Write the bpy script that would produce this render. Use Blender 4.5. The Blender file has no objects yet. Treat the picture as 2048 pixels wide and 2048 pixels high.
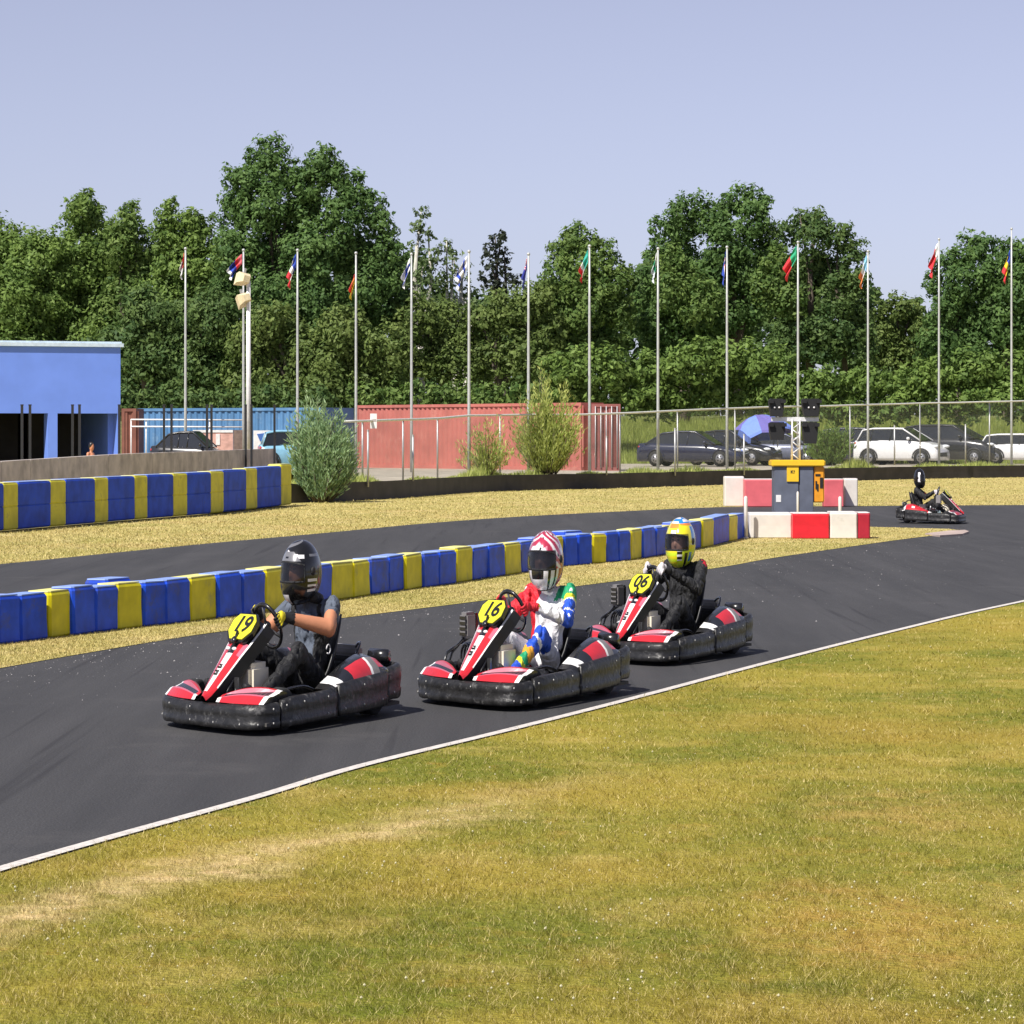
import bpy, bmesh, math, random
import numpy as np
from mathutils import Vector, Matrix, noise
random.seed(7); RNG = np.random.default_rng(7)
S = bpy.context.scene; C = S.collection; R = math.radians; PI = math.pi

# ------------------------------------------------------------------ camera, sky, sun, exposure
EYE = 1.7; FPX = 6000.0; HOR = 870.0
cd = bpy.data.cameras.new('camera'); cam = bpy.data.objects.new('camera', cd); C.objects.link(cam)
cd.sensor_width = 36; cd.sensor_fit = 'HORIZONTAL'; cd.lens = 36*FPX/2048; cd.shift_y = -(1024-HOR)/2048
cd.clip_start = 0.5; cd.clip_end = 3000
cam.location = (0, 0, EYE); cam.rotation_euler = (R(90), 0, 0)
S.camera = cam
SUNV = Vector((-.44, -.56, .88)).normalized()
SEL = math.asin(SUNV.z); SAZ = math.atan2(SUNV.x, SUNV.y)
w = bpy.data.worlds.new("World"); S.world = w; w.use_nodes = True
nt = w.node_tree; bg = nt.nodes['Background']
sky = nt.nodes.new('ShaderNodeTexSky'); sky.sky_type = 'NISHITA'; sky.sun_disc = False
sky.sun_elevation = SEL; sky.sun_rotation = SAZ; sky.altitude = 0; sky.air_density = .8; sky.dust_density = .5; sky.ozone_density = 6
hs = nt.nodes.new('ShaderNodeMix'); hs.data_type = 'RGBA'; hs.blend_type = 'MULTIPLY'; hs.inputs[0].default_value = 1
hs.inputs[7].default_value = (.66, .62, .70, 1)
sat = nt.nodes.new('ShaderNodeHueSaturation'); sat.inputs['Saturation'].default_value = .5; nt.links.new(sky.outputs[0], sat.inputs['Color'])
nt.links.new(sat.outputs[0], hs.inputs[6]); nt.links.new(hs.outputs[2], bg.inputs[0]); bg.inputs[1].default_value = .11
sl = bpy.data.lights.new('sun', 'SUN'); sl.energy = 4.2; sl.angle = R(.5); sl.color = (1, .955, .88)
so = bpy.data.objects.new('sun', sl); C.objects.link(so); so.rotation_euler = SUNV.to_track_quat('Z', 'Y').to_euler()
S.view_settings.view_transform = 'Standard'; S.view_settings.look = 'None'; S.view_settings.gamma = 1; S.view_settings.exposure = .62

# ------------------------------------------------------------------ helpers
def gp(x, y, z=0.0):            # a place on the ground, read off the photograph
    d = (EYE-z)*FPX/(y-HOR); return Vector(((x-1024)/FPX*d, d, z))
def px(x, d): return (x-1024)/FPX*d
def pz(y, d): return EYE-(y-HOR)/FPX*d
def pw(x, y, d): return Vector((px(x, d), d, pz(y, d)))
def lerp(a, b, t): return a+(b-a)*t
def curve(pts, x):
    if x <= pts[0][0]: a, b = pts[0], pts[1]
    elif x >= pts[-1][0]: a, b = pts[-2], pts[-1]
    else:
        for a, b in zip(pts, pts[1:]):
            if a[0] <= x <= b[0]: break
    return a[1]+(b[1]-a[1])*(x-a[0])/(b[0]-a[0])
ORD = ['first','second','third','fourth','fifth','sixth','seventh','eighth','ninth','tenth','eleventh','twelfth','thirteenth','fourteenth','fifteenth','sixteenth','seventeenth','eighteenth','nineteenth','twentieth','twenty-first','twenty-second','twenty-third','twenty-fourth','twenty-fifth','twenty-sixth','twenty-seventh','twenty-eighth','twenty-ninth','thirtieth']

MATS = {}
def mat(name, col, rough=.6, metal=0, var=.12, scale=8, bump=0, spec=.5, coat=0, dirt=None, trans=0):
    if name in MATS: return MATS[name]
    m = bpy.data.materials.new(name); m.use_nodes = True; n = m.node_tree; b = n.nodes['Principled BSDF']
    b.inputs['Roughness'].default_value = rough; b.inputs['Metallic'].default_value = metal
    b.inputs['Specular IOR Level'].default_value = spec; b.inputs['Coat Weight'].default_value = coat
    tc = n.nodes.new('ShaderNodeNewGeometry')
    no = n.nodes.new('ShaderNodeTexNoise'); no.inputs['Scale'].default_value = scale; no.inputs['Detail'].default_value = 5
    n.links.new(tc.outputs['Position'], no.inputs['Vector'])
    rp = n.nodes.new('ShaderNodeValToRGB'); e = rp.color_ramp.elements
    c = Vector(col); e[0].position = .3; e[1].position = .72
    e[0].color = (*[max(0, v*(1-var)) for v in c], 1); e[1].color = (*[min(1, v*(1+var)) for v in c], 1)
    n.links.new(no.outputs[0], rp.inputs[0]); out = rp.outputs[0]
    if dirt:
        n2 = n.nodes.new('ShaderNodeTexNoise'); n2.inputs['Scale'].default_value = dirt[1]; n2.inputs['Detail'].default_value = 8; n2.inputs['Roughness'].default_value = .7
        n.links.new(tc.outputs['Position'], n2.inputs['Vector'])
        r2 = n.nodes.new('ShaderNodeMapRange'); r2.inputs[1].default_value = dirt[2]; r2.inputs[2].default_value = dirt[2]+.18; n.links.new(n2.outputs[0], r2.inputs[0])
        mx = n.nodes.new('ShaderNodeMix'); mx.data_type = 'RGBA'; n.links.new(r2.outputs[0], mx.inputs[0]); n.links.new(out, mx.inputs[6]); mx.inputs[7].default_value = (*dirt[0], 1); out = mx.outputs[2]
    n.links.new(out, b.inputs['Base Color'])
    if bump:
        bp = n.nodes.new('ShaderNodeBump'); bp.inputs['Strength'].default_value = bump; bp.inputs['Distance'].default_value = .02
        n.links.new(no.outputs[0], bp.inputs['Height']); n.links.new(bp.outputs[0], b.inputs['Normal'])
    MATS[name] = m; return m

class MB:
    def __init__(s): s.v = []; s.f = []; s.mi = []; s.mats = []; s.M = Matrix.Identity(4); s.sm = []
    def m(s, mt):
        if mt not in s.mats: s.mats.append(mt)
        return s.mats.index(mt)
    def add(s, vs, fs, mt, smooth=False):
        o = len(s.v); s.v += [tuple(s.M @ Vector(v)) for v in vs]; i = s.m(mt) if not isinstance(mt, list) else None
        for k, f in enumerate(fs):
            s.f.append([a+o for a in f]); s.mi.append(s.m(mt[k]) if i is None else i); s.sm.append(smooth)
    def box(s, x0, x1, y0, y1, z0, z1, mt, bev=0):
        if bev:
            b = bev; bm = bmesh.new(); bmesh.ops.create_cube(bm, size=1)
            for v in bm.verts: v.co = (lerp(x0, x1, v.co.x+.5), lerp(y0, y1, v.co.y+.5), lerp(z0, z1, v.co.z+.5))
            bmesh.ops.bevel(bm, geom=bm.edges[:], offset=b, segments=2, affect='EDGES')
            bm.verts.ensure_lookup_table(); s.add([v.co[:] for v in bm.verts], [[v.index for v in f.verts] for f in bm.faces], mt, False); bm.free(); return
        v = [(x, y, z) for z in (z0, z1) for y in (y0, y1) for x in (x0, x1)]
        s.add(v, [(0,2,3,1),(4,5,7,6),(0,1,5,4),(2,6,7,3),(0,4,6,2),(1,3,7,5)], mt)
    def tube(s, pts, r, mt, n=8, cap=True):
        pts = [Vector(p) for p in pts]; rs = r if isinstance(r, (list, tuple)) else [r]*len(pts); vs = []; fs = []
        up = Vector((0, 0, 1))
        for i, p in enumerate(pts):
            t = (pts[min(i+1, len(pts)-1)]-pts[max(i-1, 0)]).normalized()
            a = up if abs(t.dot(up)) < .95 else Vector((1, 0, 0)); u = t.cross(a).normalized(); q = u.cross(t)
            for k in range(n): an = 2*PI*k/n; vs.append(tuple(p+(u*math.cos(an)+q*math.sin(an))*rs[i]))
        for i in range(len(pts)-1):
            for k in range(n): fs.append((i*n+k, i*n+(k+1) % n, (i+1)*n+(k+1) % n, (i+1)*n+k))
        if cap: fs += [tuple(range(n))[::-1], tuple(range((len(pts)-1)*n, len(pts)*n))]
        s.add(vs, fs, mt, True)
    def loft(s, rows, mt, closed=False, caps=False, smooth=True):   # rows of equal-length points; mt may be a function(i,j)
        n = len(rows[0]); vs = [p for r in rows for p in r]; fs = []; ms = []
        for i in range(len(rows)-1):
            for j in range(n if closed else n-1):
                fs.append((i*n+j, i*n+(j+1) % n, (i+1)*n+(j+1) % n, (i+1)*n+j)); ms.append(mt(i, j) if callable(mt) else mt)
        if caps:
            fs += [tuple(range(n))[::-1], tuple(range((len(rows)-1)*n, len(rows)*n))]; ms += [ms[0], ms[-1]]
        s.add(vs, fs, ms, smooth)
    def ball(s, c, r, mt, n=10):
        r = r if isinstance(r, (tuple, list)) else (r, r, r); rows = []
        for i in range(n+1):
            t = PI*i/n; t = min(max(t, .02), PI-.02); rows.append([(c[0]+r[0]*math.sin(t)*math.cos(2*PI*k/n/1.), c[1]+r[1]*math.sin(t)*math.sin(2*PI*k/n), c[2]-r[2]*math.cos(t)) for k in range(n)])
        s.loft(rows, mt, closed=True, caps=True)
    def prism(s, poly, a, b, axis, mt):    # poly in the plane normal to axis
        def P(u, v, w): return {'x': (w, u, v), 'y': (u, w, v), 'z': (u, v, w)}[axis]
        n = len(poly); vs = [P(u, v, a) for u, v in poly]+[P(u, v, b) for u, v in poly]
        s.add(vs, [tuple(range(n)), tuple(range(n, 2*n))[::-1]]+[(i, (i+1) % n, n+(i+1) % n, n+i) for i in range(n)], mt)
    def build(s, name, parent=None, bevel=0):
        me = bpy.data.meshes.new(name); me.from_pydata(s.v, [], s.f)
        for m in s.mats: me.materials.append(m)
        me.polygons.foreach_set('material_index', s.mi); me.polygons.foreach_set('use_smooth', s.sm)
        bm = bmesh.new(); bm.from_mesh(me); bmesh.ops.recalc_face_normals(bm, faces=bm.faces[:]); bm.to_mesh(me); bm.free()
        o = bpy.data.objects.new(name, me); C.objects.link(o)
        if parent: o.parent = parent
        return o
def tag(o, label=None, cat=None, group=None, kind=None):
    if label: o['label'] = label
    if cat: o['category'] = cat
    if group: o['group'] = group
    if kind: o['kind'] = kind
    return o
def thing(name, label, cat, loc=(0, 0, 0), group=None):
    o = bpy.data.objects.new(name, None); C.objects.link(o); o.location = loc; o.empty_display_size = .2
    return tag(o, label, cat, group)
def bake(root, rz, sx=1.0):      # turn (and give the proportions of) all meshes of a thing about its own base
    M = Matrix.Diagonal((sx, 1, 1, 1)) @ Matrix.Rotation(rz, 4, 'Z')
    for c in root.children_recursive:
        if c.type == 'MESH': c.data.transform(M)
def copy_tree(root, loc):
    r = root.copy(); C.objects.link(r); r.location = loc
    for c in root.children:
        k = c.copy(); C.objects.link(k); k.parent = r
        for g in c.children: h = g.copy(); C.objects.link(h); h.parent = k
    return r
def text_mesh(txt, size, M, mt, name, parent, shear=0, depth=.002):
    cu = bpy.data.curves.new('t', 'FONT'); cu.body = txt; cu.size = size; cu.align_x = 'CENTER'; cu.align_y = 'CENTER'; cu.extrude = depth; cu.shear = shear; cu.offset = size*.02
    t = bpy.data.objects.new('t', cu); C.objects.link(t); dg = bpy.context.evaluated_depsgraph_get(); dg.update()
    me = bpy.data.meshes.new_from_object(t.evaluated_get(dg)); bpy.data.objects.remove(t)
    me.transform(M); me.materials.clear(); me.materials.append(mt)
    o = bpy.data.objects.new(name, me); C.objects.link(o); o.parent = parent; return o
def quads_object(name, V, mt, tint=None, parent=None, corners=4):
    n = len(V); me = bpy.data.meshes.new(name); me.vertices.add(n*corners); me.vertices.foreach_set('co', V.reshape(-1).astype(np.float32))
    me.loops.add(n*corners); me.loops.foreach_set('vertex_index', np.arange(n*corners, dtype=np.int32))
    me.polygons.add(n); me.polygons.foreach_set('loop_start', np.arange(0, n*corners, corners, dtype=np.int32)); me.polygons.foreach_set('loop_total', np.full(n, corners, dtype=np.int32))
    me.materials.append(mt); me.update(calc_edges=True)
    if tint is not None:
        a = me.attributes.new('tint', 'FLOAT', 'FACE'); a.data.foreach_set('value', tint.astype(np.float32))
    o = bpy.data.objects.new(name, me); C.objects.link(o); o.parent = parent; return o

# ------------------------------------------------------------------ ground colours (dry turf)
def turf_nodes(n, dry, blade):
    g = n.nodes.new('ShaderNodeNewGeometry'); L = n.links
    def noise_(sc, det, rough=.55):
        t = n.nodes.new('ShaderNodeTexNoise'); t.inputs['Scale'].default_value = sc; t.inputs['Detail'].default_value = det; t.inputs['Roughness'].default_value = rough; L.new(g.outputs['Position'], t.inputs['Vector']); return t.outputs[0]
    def mr(o, a, b):
        t = n.nodes.new('ShaderNodeMapRange'); t.inputs[1].default_value = a; t.inputs[2].default_value = b; L.new(o, t.inputs[0]); return t.outputs[0]
    def mix(f, a, b):
        t = n.nodes.new('ShaderNodeMix'); t.data_type = 'RGBA'
        L.new(f, t.inputs[0])
        for s, v in ((6, a), (7, b)):
            if isinstance(v, tuple): t.inputs[s].default_value = (*v, 1)
            else: L.new(v, t.inputs[s])
        return t.outputs[2]
    green = (.165, .178, .022); olive = (.32, .262, .042); straw = (.50, .38, .11); brown = (.36, .245, .045)
    if dry: green = (.38, .335, .10); olive = (.51, .42, .16); straw = (.66, .53, .29); brown = (.48, .36, .14)
    c = mix(mr(noise_(.55, 4), .40, .62), green, olive)
    c = mix(mr(noise_(.33, 5), .50, .74), c, brown)
    c = mix(mr(noise_(1.3, 5, .65), .54, .80), c, straw)
    c = mix(mr(noise_(3.4, 6, .75), .55, .72), c, brown if not dry else green)
    c = mix(mr(noise_(7.0, 4, .7), .48, .85), c, olive)
    if not dry:      # a worn pale path beside the line and a scorched patch farther right
        sp = n.nodes.new('ShaderNodeSeparateXYZ'); L.new(g.outputs['Position'], sp.inputs[0])
        def ma(op, a, b_=None):
            t = n.nodes.new('ShaderNodeMath'); t.operation = op
            for s, v in ((0, a), (1, b_)):
                if v is None: continue
                if isinstance(v, (int, float)): t.inputs[s].default_value = v
                else: L.new(v, t.inputs[s])
            return t.outputs[0]
        wob = ma('MULTIPLY', ma('SUBTRACT', noise_(1.1, 4, .6), .5), .9)
        dd = ma('ABSOLUTE', ma('ADD', ma('ADD', ma('SUBTRACT', ma('MULTIPLY', sp.outputs[0], .894), ma('MULTIPLY', sp.outputs[1], .449)), 6.30), wob))
        f = n.nodes.new('ShaderNodeMapRange'); f.inputs[1].default_value = .34; f.inputs[2].default_value = .02; f.inputs[4].default_value = 1.0; L.new(dd, f.inputs[0]); fade = n.nodes.new('ShaderNodeMapRange'); fade.inputs[1].default_value = 15.5; fade.inputs[2].default_value = 12.0; L.new(ma('ADD', sp.outputs[1], ma('MULTIPLY', wob, 4)), fade.inputs[0]); c = mix(ma('MULTIPLY', ma('MULTIPLY', f.outputs[0], fade.outputs[0]), mr(noise_(5, 5, .7), .3, .6)), c, (.64, .48, .24))
        for (cx, cy, sx_, sy_, col_) in ((1.2, 10.4, .5, 1.1, (.42, .25, .065)), (1.9, 13.5, .6, 1.0, (.42, .29, .08)), (-.55, 9.0, .5, .45, (.13, .17, .015)), (1.0, 9.2, .35, .3, (.12, .15, .02))):
            e = ma('ADD', ma('POWER', ma('ABSOLUTE', ma('DIVIDE', ma('ADD', sp.outputs[0], -cx), sx_)), 2), ma('POWER', ma('ABSOLUTE', ma('DIVIDE', ma('ADD', sp.outputs[1], -cy), sy_)), 2))
            f = n.nodes.new('ShaderNodeMapRange'); f.inputs[1].default_value = 1.0; f.inputs[2].default_value = .1; f.inputs[4].default_value = .75; L.new(ma('ADD', e, ma('MULTIPLY', wob, 3.2)), f.inputs[0]); c = mix(ma('MULTIPLY', f.outputs[0], mr(noise_(3.1, 6, .75), .38, .60)), c, col_)
    if blade:
        a = n.nodes.new('ShaderNodeAttribute'); a.attribute_name = 'tint'
        c = mix(mr(a.outputs['Fac'], .72, 1.0), c, (.66, .54, .27))
        hv = n.nodes.new('ShaderNodeHueSaturation'); v = n.nodes.new('ShaderNodeMapRange'); v.inputs[3].default_value = .42; v.inputs[4].default_value = 1.4; L.new(a.outputs['Fac'], v.inputs[0]); L.new(v.outputs[0], hv.inputs['Value']); L.new(c, hv.inputs['Color']); c = hv.outputs[0]
    return c
def turf(name, dry, blade):
    m = bpy.data.materials.new(name); m.use_nodes = True; n = m.node_tree; b = n.nodes['Principled BSDF']; b.inputs['Roughness'].default_value = .85; b.inputs['Specular IOR Level'].default_value = .12
    c = turf_nodes(n, dry, blade); n.links.new(c, b.inputs['Base Color'])
    if blade:
        tr = n.nodes.new('ShaderNodeBsdfTranslucent'); n.links.new(c, tr.inputs[0]); mx = n.nodes.new('ShaderNodeMixShader'); mx.inputs[0].default_value = .3
        n.links.new(b.outputs[0], mx.inputs[1]); n.links.new(tr.outputs[0], mx.inputs[2]); n.links.new(mx.outputs[0], n.nodes['Material Output'].inputs[0])
    else:
        g = n.nodes.new('ShaderNodeNewGeometry'); t = n.nodes.new('ShaderNodeTexNoise'); t.inputs['Scale'].default_value = 40; t.inputs['Detail'].default_value = 6; n.links.new(g.outputs['Position'], t.inputs['Vector'])
        bp = n.nodes.new('ShaderNodeBump'); bp.inputs['Strength'].default_value = .9; bp.inputs['Distance'].default_value = .03; n.links.new(t.outputs[0], bp.inputs['Height']); n.links.new(bp.outputs[0], b.inputs['Normal'])
    return m
TURF = turf('turf_soil', False, False); TURFB = turf('turf_blade', False, True)
DRY = turf('dry_turf_soil', True, False); DRYB = turf('dry_turf_blade', True, True)

# asphalt: dark, blue-grey, coarse grain, paler dusty bands along the run of the lane
def asphalt():
    m = bpy.data.materials.new('asphalt'); m.use_nodes = True; n = m.node_tree; b = n.nodes['Principled BSDF']; L = n.links
    g = n.nodes.new('ShaderNodeNewGeometry')
    def nz(sc, det, v=None, rough=.6):
        t = n.nodes.new('ShaderNodeTexNoise'); t.inputs['Scale'].default_value = sc; t.inputs['Detail'].default_value = det; t.inputs['Roughness'].default_value = rough; L.new(v or g.outputs['Position'], t.inputs['Vector']); return t.outputs[0]
    mp = n.nodes.new('ShaderNodeMapping'); mp.inputs['Rotation'].default_value = (0, 0, R(21)); mp.inputs['Scale'].default_value = (1.0, .07, 1); L.new(g.outputs['Position'], mp.inputs[0])
    r = n.nodes.new('ShaderNodeValToRGB'); r.color_ramp.elements[0].position = .3; r.color_ramp.elements[0].color = (.034, .034, .036, 1); r.color_ramp.elements[1].position = .7; r.color_ramp.elements[1].color = (.058, .057, .059, 1)
    L.new(nz(1.6, 6, mp.outputs[0], .65), r.inputs[0])
    r2 = n.nodes.new('ShaderNodeValToRGB'); r2.color_ramp.elements[0].position = .35; r2.color_ramp.elements[0].color = (.55, .55, .56, 1); r2.color_ramp.elements[1].position = .72; r2.color_ramp.elements[1].color = (1.7, 1.68, 1.66, 1)
    L.new(nz(95, 3), r2.inputs[0])
    mx = n.nodes.new('ShaderNodeMix'); mx.data_type = 'RGBA'; mx.blend_type = 'MULTIPLY'; mx.inputs[0].default_value = 1; L.new(r.outputs[0], mx.inputs[6]); L.new(r2.outputs[0], mx.inputs[7])
    # thin rubber marks laid down along the lane, and blotches of dust
    r3 = n.nodes.new('ShaderNodeMapRange'); r3.inputs[1].default_value = .60; r3.inputs[2].default_value = .70; r3.inputs[3].default_value = 0; r3.inputs[4].default_value = .55; m3 = n.nodes.new('ShaderNodeMapping'); m3.inputs['Rotation'].default_value = (0, 0, R(19)); m3.inputs['Scale'].default_value = (5.0, .09, 1); L.new(g.outputs['Position'], m3.inputs[0]); L.new(nz(1.7, 2, m3.outputs[0]), r3.inputs[0])
    x3 = n.nodes.new('ShaderNodeMix'); x3.data_type = 'RGBA'; L.new(r3.outputs[0], x3.inputs[0]); L.new(mx.outputs[2], x3.inputs[6]); x3.inputs[7].default_value = (.022, .021, .023, 1)
    r4 = n.nodes.new('ShaderNodeMapRange'); r4.inputs[1].default_value = .56; r4.inputs[2].default_value = .78; r4.inputs[3].default_value = 0; r4.inputs[4].default_value = .45; L.new(nz(.8, 7, None, .7), r4.inputs[0])
    mx = n.nodes.new('ShaderNodeMix'); mx.data_type = 'RGBA'; L.new(r4.outputs[0], mx.inputs[0]); L.new(x3.outputs[2], mx.inputs[6]); mx.inputs[7].default_value = (.105, .098, .095, 1)
    L.new(mx.outputs[2], b.inputs['Base Color']); b.inputs['Roughness'].default_value = .78; b.inputs['Specular IOR Level'].default_value = .35
    bp = n.nodes.new('ShaderNodeBump'); bp.inputs['Strength'].default_value = .5; bp.inputs['Distance'].default_value = .006; L.new(nz(140, 2), bp.inputs['Height']); L.new(bp.outputs[0], b.inputs['Normal'])
    return m
ASPH = asphalt()

# ------------------------------------------------------------------ setting
def sheet(name, pts, z, mt, thick=0):
    me = bpy.data.meshes.new(name); bm = bmesh.new(); vs = [bm.verts.new((p[0], p[1], z)) for p in pts]; f = bm.faces.new(vs)
    bmesh.ops.triangulate(bm, faces=[f]); bmesh.ops.recalc_face_normals(bm, faces=bm.faces[:])
    if sum(f.normal.z for f in bm.faces) < 0: bmesh.ops.reverse_faces(bm, faces=bm.faces[:])
    bm.to_mesh(me); bm.free(); me.materials.append(mt); o = bpy.data.objects.new(name, me); C.objects.link(o); return tag(o, kind='structure')
def smooth_pts(pts, n=6):
    P = [Vector((*p, 0)) for p in pts]; out = []
    for i in range(len(P)-1):
        a = P[max(i-1, 0)]; b = P[i]; c = P[i+1]; d = P[min(i+2, len(P)-1)]
        for k in range(n):
            t = k/n; out.append(.5*((2*b)+(c-a)*t+(2*a-5*b+4*c-d)*t*t+(3*b-a-3*c+d)*t**3))
    out.append(P[-1]); return [(p.x, p.y) for p in out]
sheet('ground', [(-400, -30), (400, -30), (400, 1500), (-400, 1500)], -.03, DRY)
EDGE = [(-700, 1990), (-300, 1848), (0, 1748), (265, 1671), (530, 1597), (742, 1533), (1024, 1464), (1289, 1396), (1554, 1325), (1819, 1258), (2048, 1205), (2500, 1112), (3100, 1030)]
FAR = [(-900, 1225), (-300, 1155), (0, 1128), (212, 1107), (424, 1086), (636, 1067), (740, 1057), (848, 1047), (1024, 1034), (1236, 1023), (1448, 1014), (1713, 1012), (2048, 1010), (2600, 1010), (3100, 1012)]
ISL = [(-900, 1530), (-400, 1410), (0, 1337), (212, 1300), (424, 1266), (689, 1236), (1024, 1194), (1130, 1176), (1421, 1138), (1554, 1115), (1739, 1088), (1819, 1077), (1880, 1070), (1925, 1064)]
def W2(p): v = gp(*p); return (v.x, v.y)
edge = smooth_pts([W2(p) for p in EDGE]); far = smooth_pts([W2(p) for p in FAR]); isl = smooth_pts([W2(p) for p in ISL])
sheet('track', edge+far[::-1], 0.0, ASPH)
# verge in front
sheet('verge', [(edge[0][0], -5)]+[(x, y-.02) for x, y in edge]+[(60, edge[-1][1]), (60, -5)], .004, TURF)
# white edge line: painted strip 12 cm wide lying along the asphalt's edge
def strip(name, path, off0, off1, z, mt):
    vs = []; 
    for i, (x, y) in enumerate(path):
        a = path[max(i-1, 0)]; b = path[min(i+1, len(path)-1)]; t = Vector((b[0]-a[0], b[1]-a[1])).normalized(); nn = Vector((-t.y, t.x))
        vs.append((x+nn.x*off0, y+nn.y*off0, z)); vs.append((x+nn.x*off1, y+nn.y*off1, z))
    m = MB(); m.add(vs, [(2*i, 2*i+2, 2*i+3, 2*i+1) for i in range(len(path)-1)], mt); return m.build(name)
PAINT = mat('worn_white_paint', (.58, .54, .50), .8, var=.2, scale=30, dirt=((.22, .20, .17), 26, .55))
tag(strip('edge_line', edge, .010, .078, .0075, PAINT), kind='structure')
# infield island of grass between the two lanes
back = [W2(p) for p in [(1925, 1062), (1898, 1058), (1739, 1054), (1600, 1056), (1490, 1062), (1300, 1078), (1024, 1108), (742, 1140), (424, 1190), (212, 1216), (0, 1240), (-400, 1300), (-900, 1390)]]
sheet('infield', isl+back, .004, DRY)
CURB = mat('faded_kerb', (.42, .33, .29), .8, var=.25, scale=3)
kp = [W2(p) for p in [(1850, 1070), (1900, 1064), (1930, 1063), (1938, 1066), (1925, 1071), (1880, 1074)]]
m = MB(); m.prism(kp, .0, .03, 'z', CURB); tag(m.build('kerb'), kind='structure')

def blades(name, P, h, wd, mt, lean=.5):      # P (n,3) roots, h heights, wd widths -> triangles
    n = len(P); a = RNG.uniform(0, 2*PI, n); u = np.stack([np.cos(a), np.sin(a), np.zeros(n)], 1)*wd[:, None]/2
    b = RNG.uniform(0, 2*PI, n); l = RNG.uniform(.1, lean, n)*h*1.6
    tip = P+np.stack([np.cos(b)*l, np.sin(b)*l, h], 1)
    return quads_object(name, np.stack([P-u, P+u, tip], 1), mt, RNG.random(n), corners=3)
def edge_y(xpx, pts): return np.interp(xpx, [p[0] for p in pts], [p[1] for p in pts])
# front lawn: thins out with distance
N = 620000
yy = 1150+RNG.random(N)**.8*(2130-1150); xx = RNG.uniform(-500, 2550, N)
keep = yy > edge_y(xx, EDGE)+1-7*np.clip(np.sin(xx*.031)+np.sin(xx*.083+1)+np.sin(xx*.19+2)-.9, 0, 1)*RNG.random(N)
xx, yy = xx[keep], yy[keep]; d = EYE*FPX/(yy-HOR)
P = np.stack([(xx-1024)/FPX*d, d, np.full(len(d), .002)], 1)
nzv = np.array([noise.noise((p[0]*1.8, p[1]*1.2, 0)) for p in P[::1]]) if False else 0
gx, gy = P[:, 0], P[:, 1]; tuft = np.sin(23*gx+2.3*np.sin(7.1*gy)+gy*3)*np.sin(11*gy+2.7*np.sin(9.3*gx))*.5+np.sin(61*gx+3*np.sin(19*gy))*np.sin(37*gy+2*np.sin(31*gx))*.5
h = RNG.uniform(.006, .022, len(d))*(1+.012*d)*np.clip(.9+.75*tuft, .35, 1.9)*np.where(RNG.random(len(d)) < .004, 1.9, 1); wd = .0023*(d/11)
tag(blades('lawn_grass', P, h, wd, TURFB, .9), 'short patchy yellow green mown grass in front of the white line', 'grass', kind='stuff')
# clover heads
N = 2600; yy = 1230+RNG.random(N)**.75*(2100-1230); xx = RNG.uniform(-300, 2350, N); keep = yy > edge_y(xx, EDGE)+10; xx, yy = xx[keep], yy[keep]; d = EYE*FPX/(yy-HOR)
cl = np.array([noise.noise((float((a-1024)/FPX*q)*1.1+5, float(q)*.8, 3)) for a, q in zip(xx, d)]); k = cl > RNG.uniform(-.05, .45, len(d)); xx, d = xx[k], d[k]
n = len(d); c = np.stack([(xx-1024)/FPX*d, d, RNG.uniform(.02, .045, n)], 1); r = (RNG.uniform(.002, .006, n)*(1+.015*d))[:, None]
ex = np.array([[1., 0, 0]])*r*.8; ey = np.array([[0, 1., 0]])*r; ez = np.array([[0, 0, 1.]])*r
o_ = [c+ex, c+ey, c-ex, c-ey]; T = []
for i in range(4): T.append(np.stack([o_[i], o_[(i+1) % 4], c+ez], 1)); T.append(np.stack([o_[(i+1) % 4], o_[i], c-ez], 1))
CLV = mat('clover_white', (.52, .48, .30), .9)
tag(quads_object('clover_flowers', np.concatenate(T), CLV, corners=3), 'tiny pale clover heads scattered through the front lawn', 'flowers', kind='stuff')
# island and far verge tufts
def poly_pts(n, y0, y1, lo, hi, x0=-300, x1=2350, pw_=1.0):
    yy = y0+RNG.random(n)**pw_*(y1-y0); xx = RNG.uniform(x0, x1, n); k = (yy > edge_y(xx, lo)) & (yy < edge_y(xx, hi)); return xx[k], yy[k]
BK = [(-900, 1390), (-400, 1300), (0, 1240), (212, 1216), (424, 1190), (742, 1140), (1024, 1108), (1300, 1078), (1490, 1062), (1600, 1056), (1739, 1054), (1925, 1060), (1935, 2000)]
xx, yy = poly_pts(420000, 1050, 1420, BK, ISL, x1=1935); d = EYE*FPX/(yy-HOR); P = np.stack([(xx-1024)/FPX*d, d, np.full(len(d), .002)], 1)
tag(blades('infield_grass', P, RNG.uniform(.006, .026, len(d)), .0040*(d/12), DRYB, .8), 'dry straw coloured grass strip between the two lanes', 'grass', kind='stuff')
FB = [(-900, 1100), (-300, 1074), (0, 1062), (270, 1039), (424, 1027), (583, 1009), (640, 1000), (801, 993), (987, 981), (1259, 974), (1446, 968), (1815, 957), (2048, 952), (2600, 945)]
FARs = [(x, y+1.5) for x, y in FAR]
xx, yy = poly_pts(220000, 948, 1200, FB, FARs); d = EYE*FPX/(yy-HOR); P = np.stack([(xx-1024)/FPX*d, d, np.full(len(d), -.02)], 1)
tag(blades('far_verge_grass', P, RNG.uniform(.018, .036, len(d)), .0038*(d/12), DRYB, .7), 'dry pale grass bank on the far side of the back lane', 'grass', kind='stuff')
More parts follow.
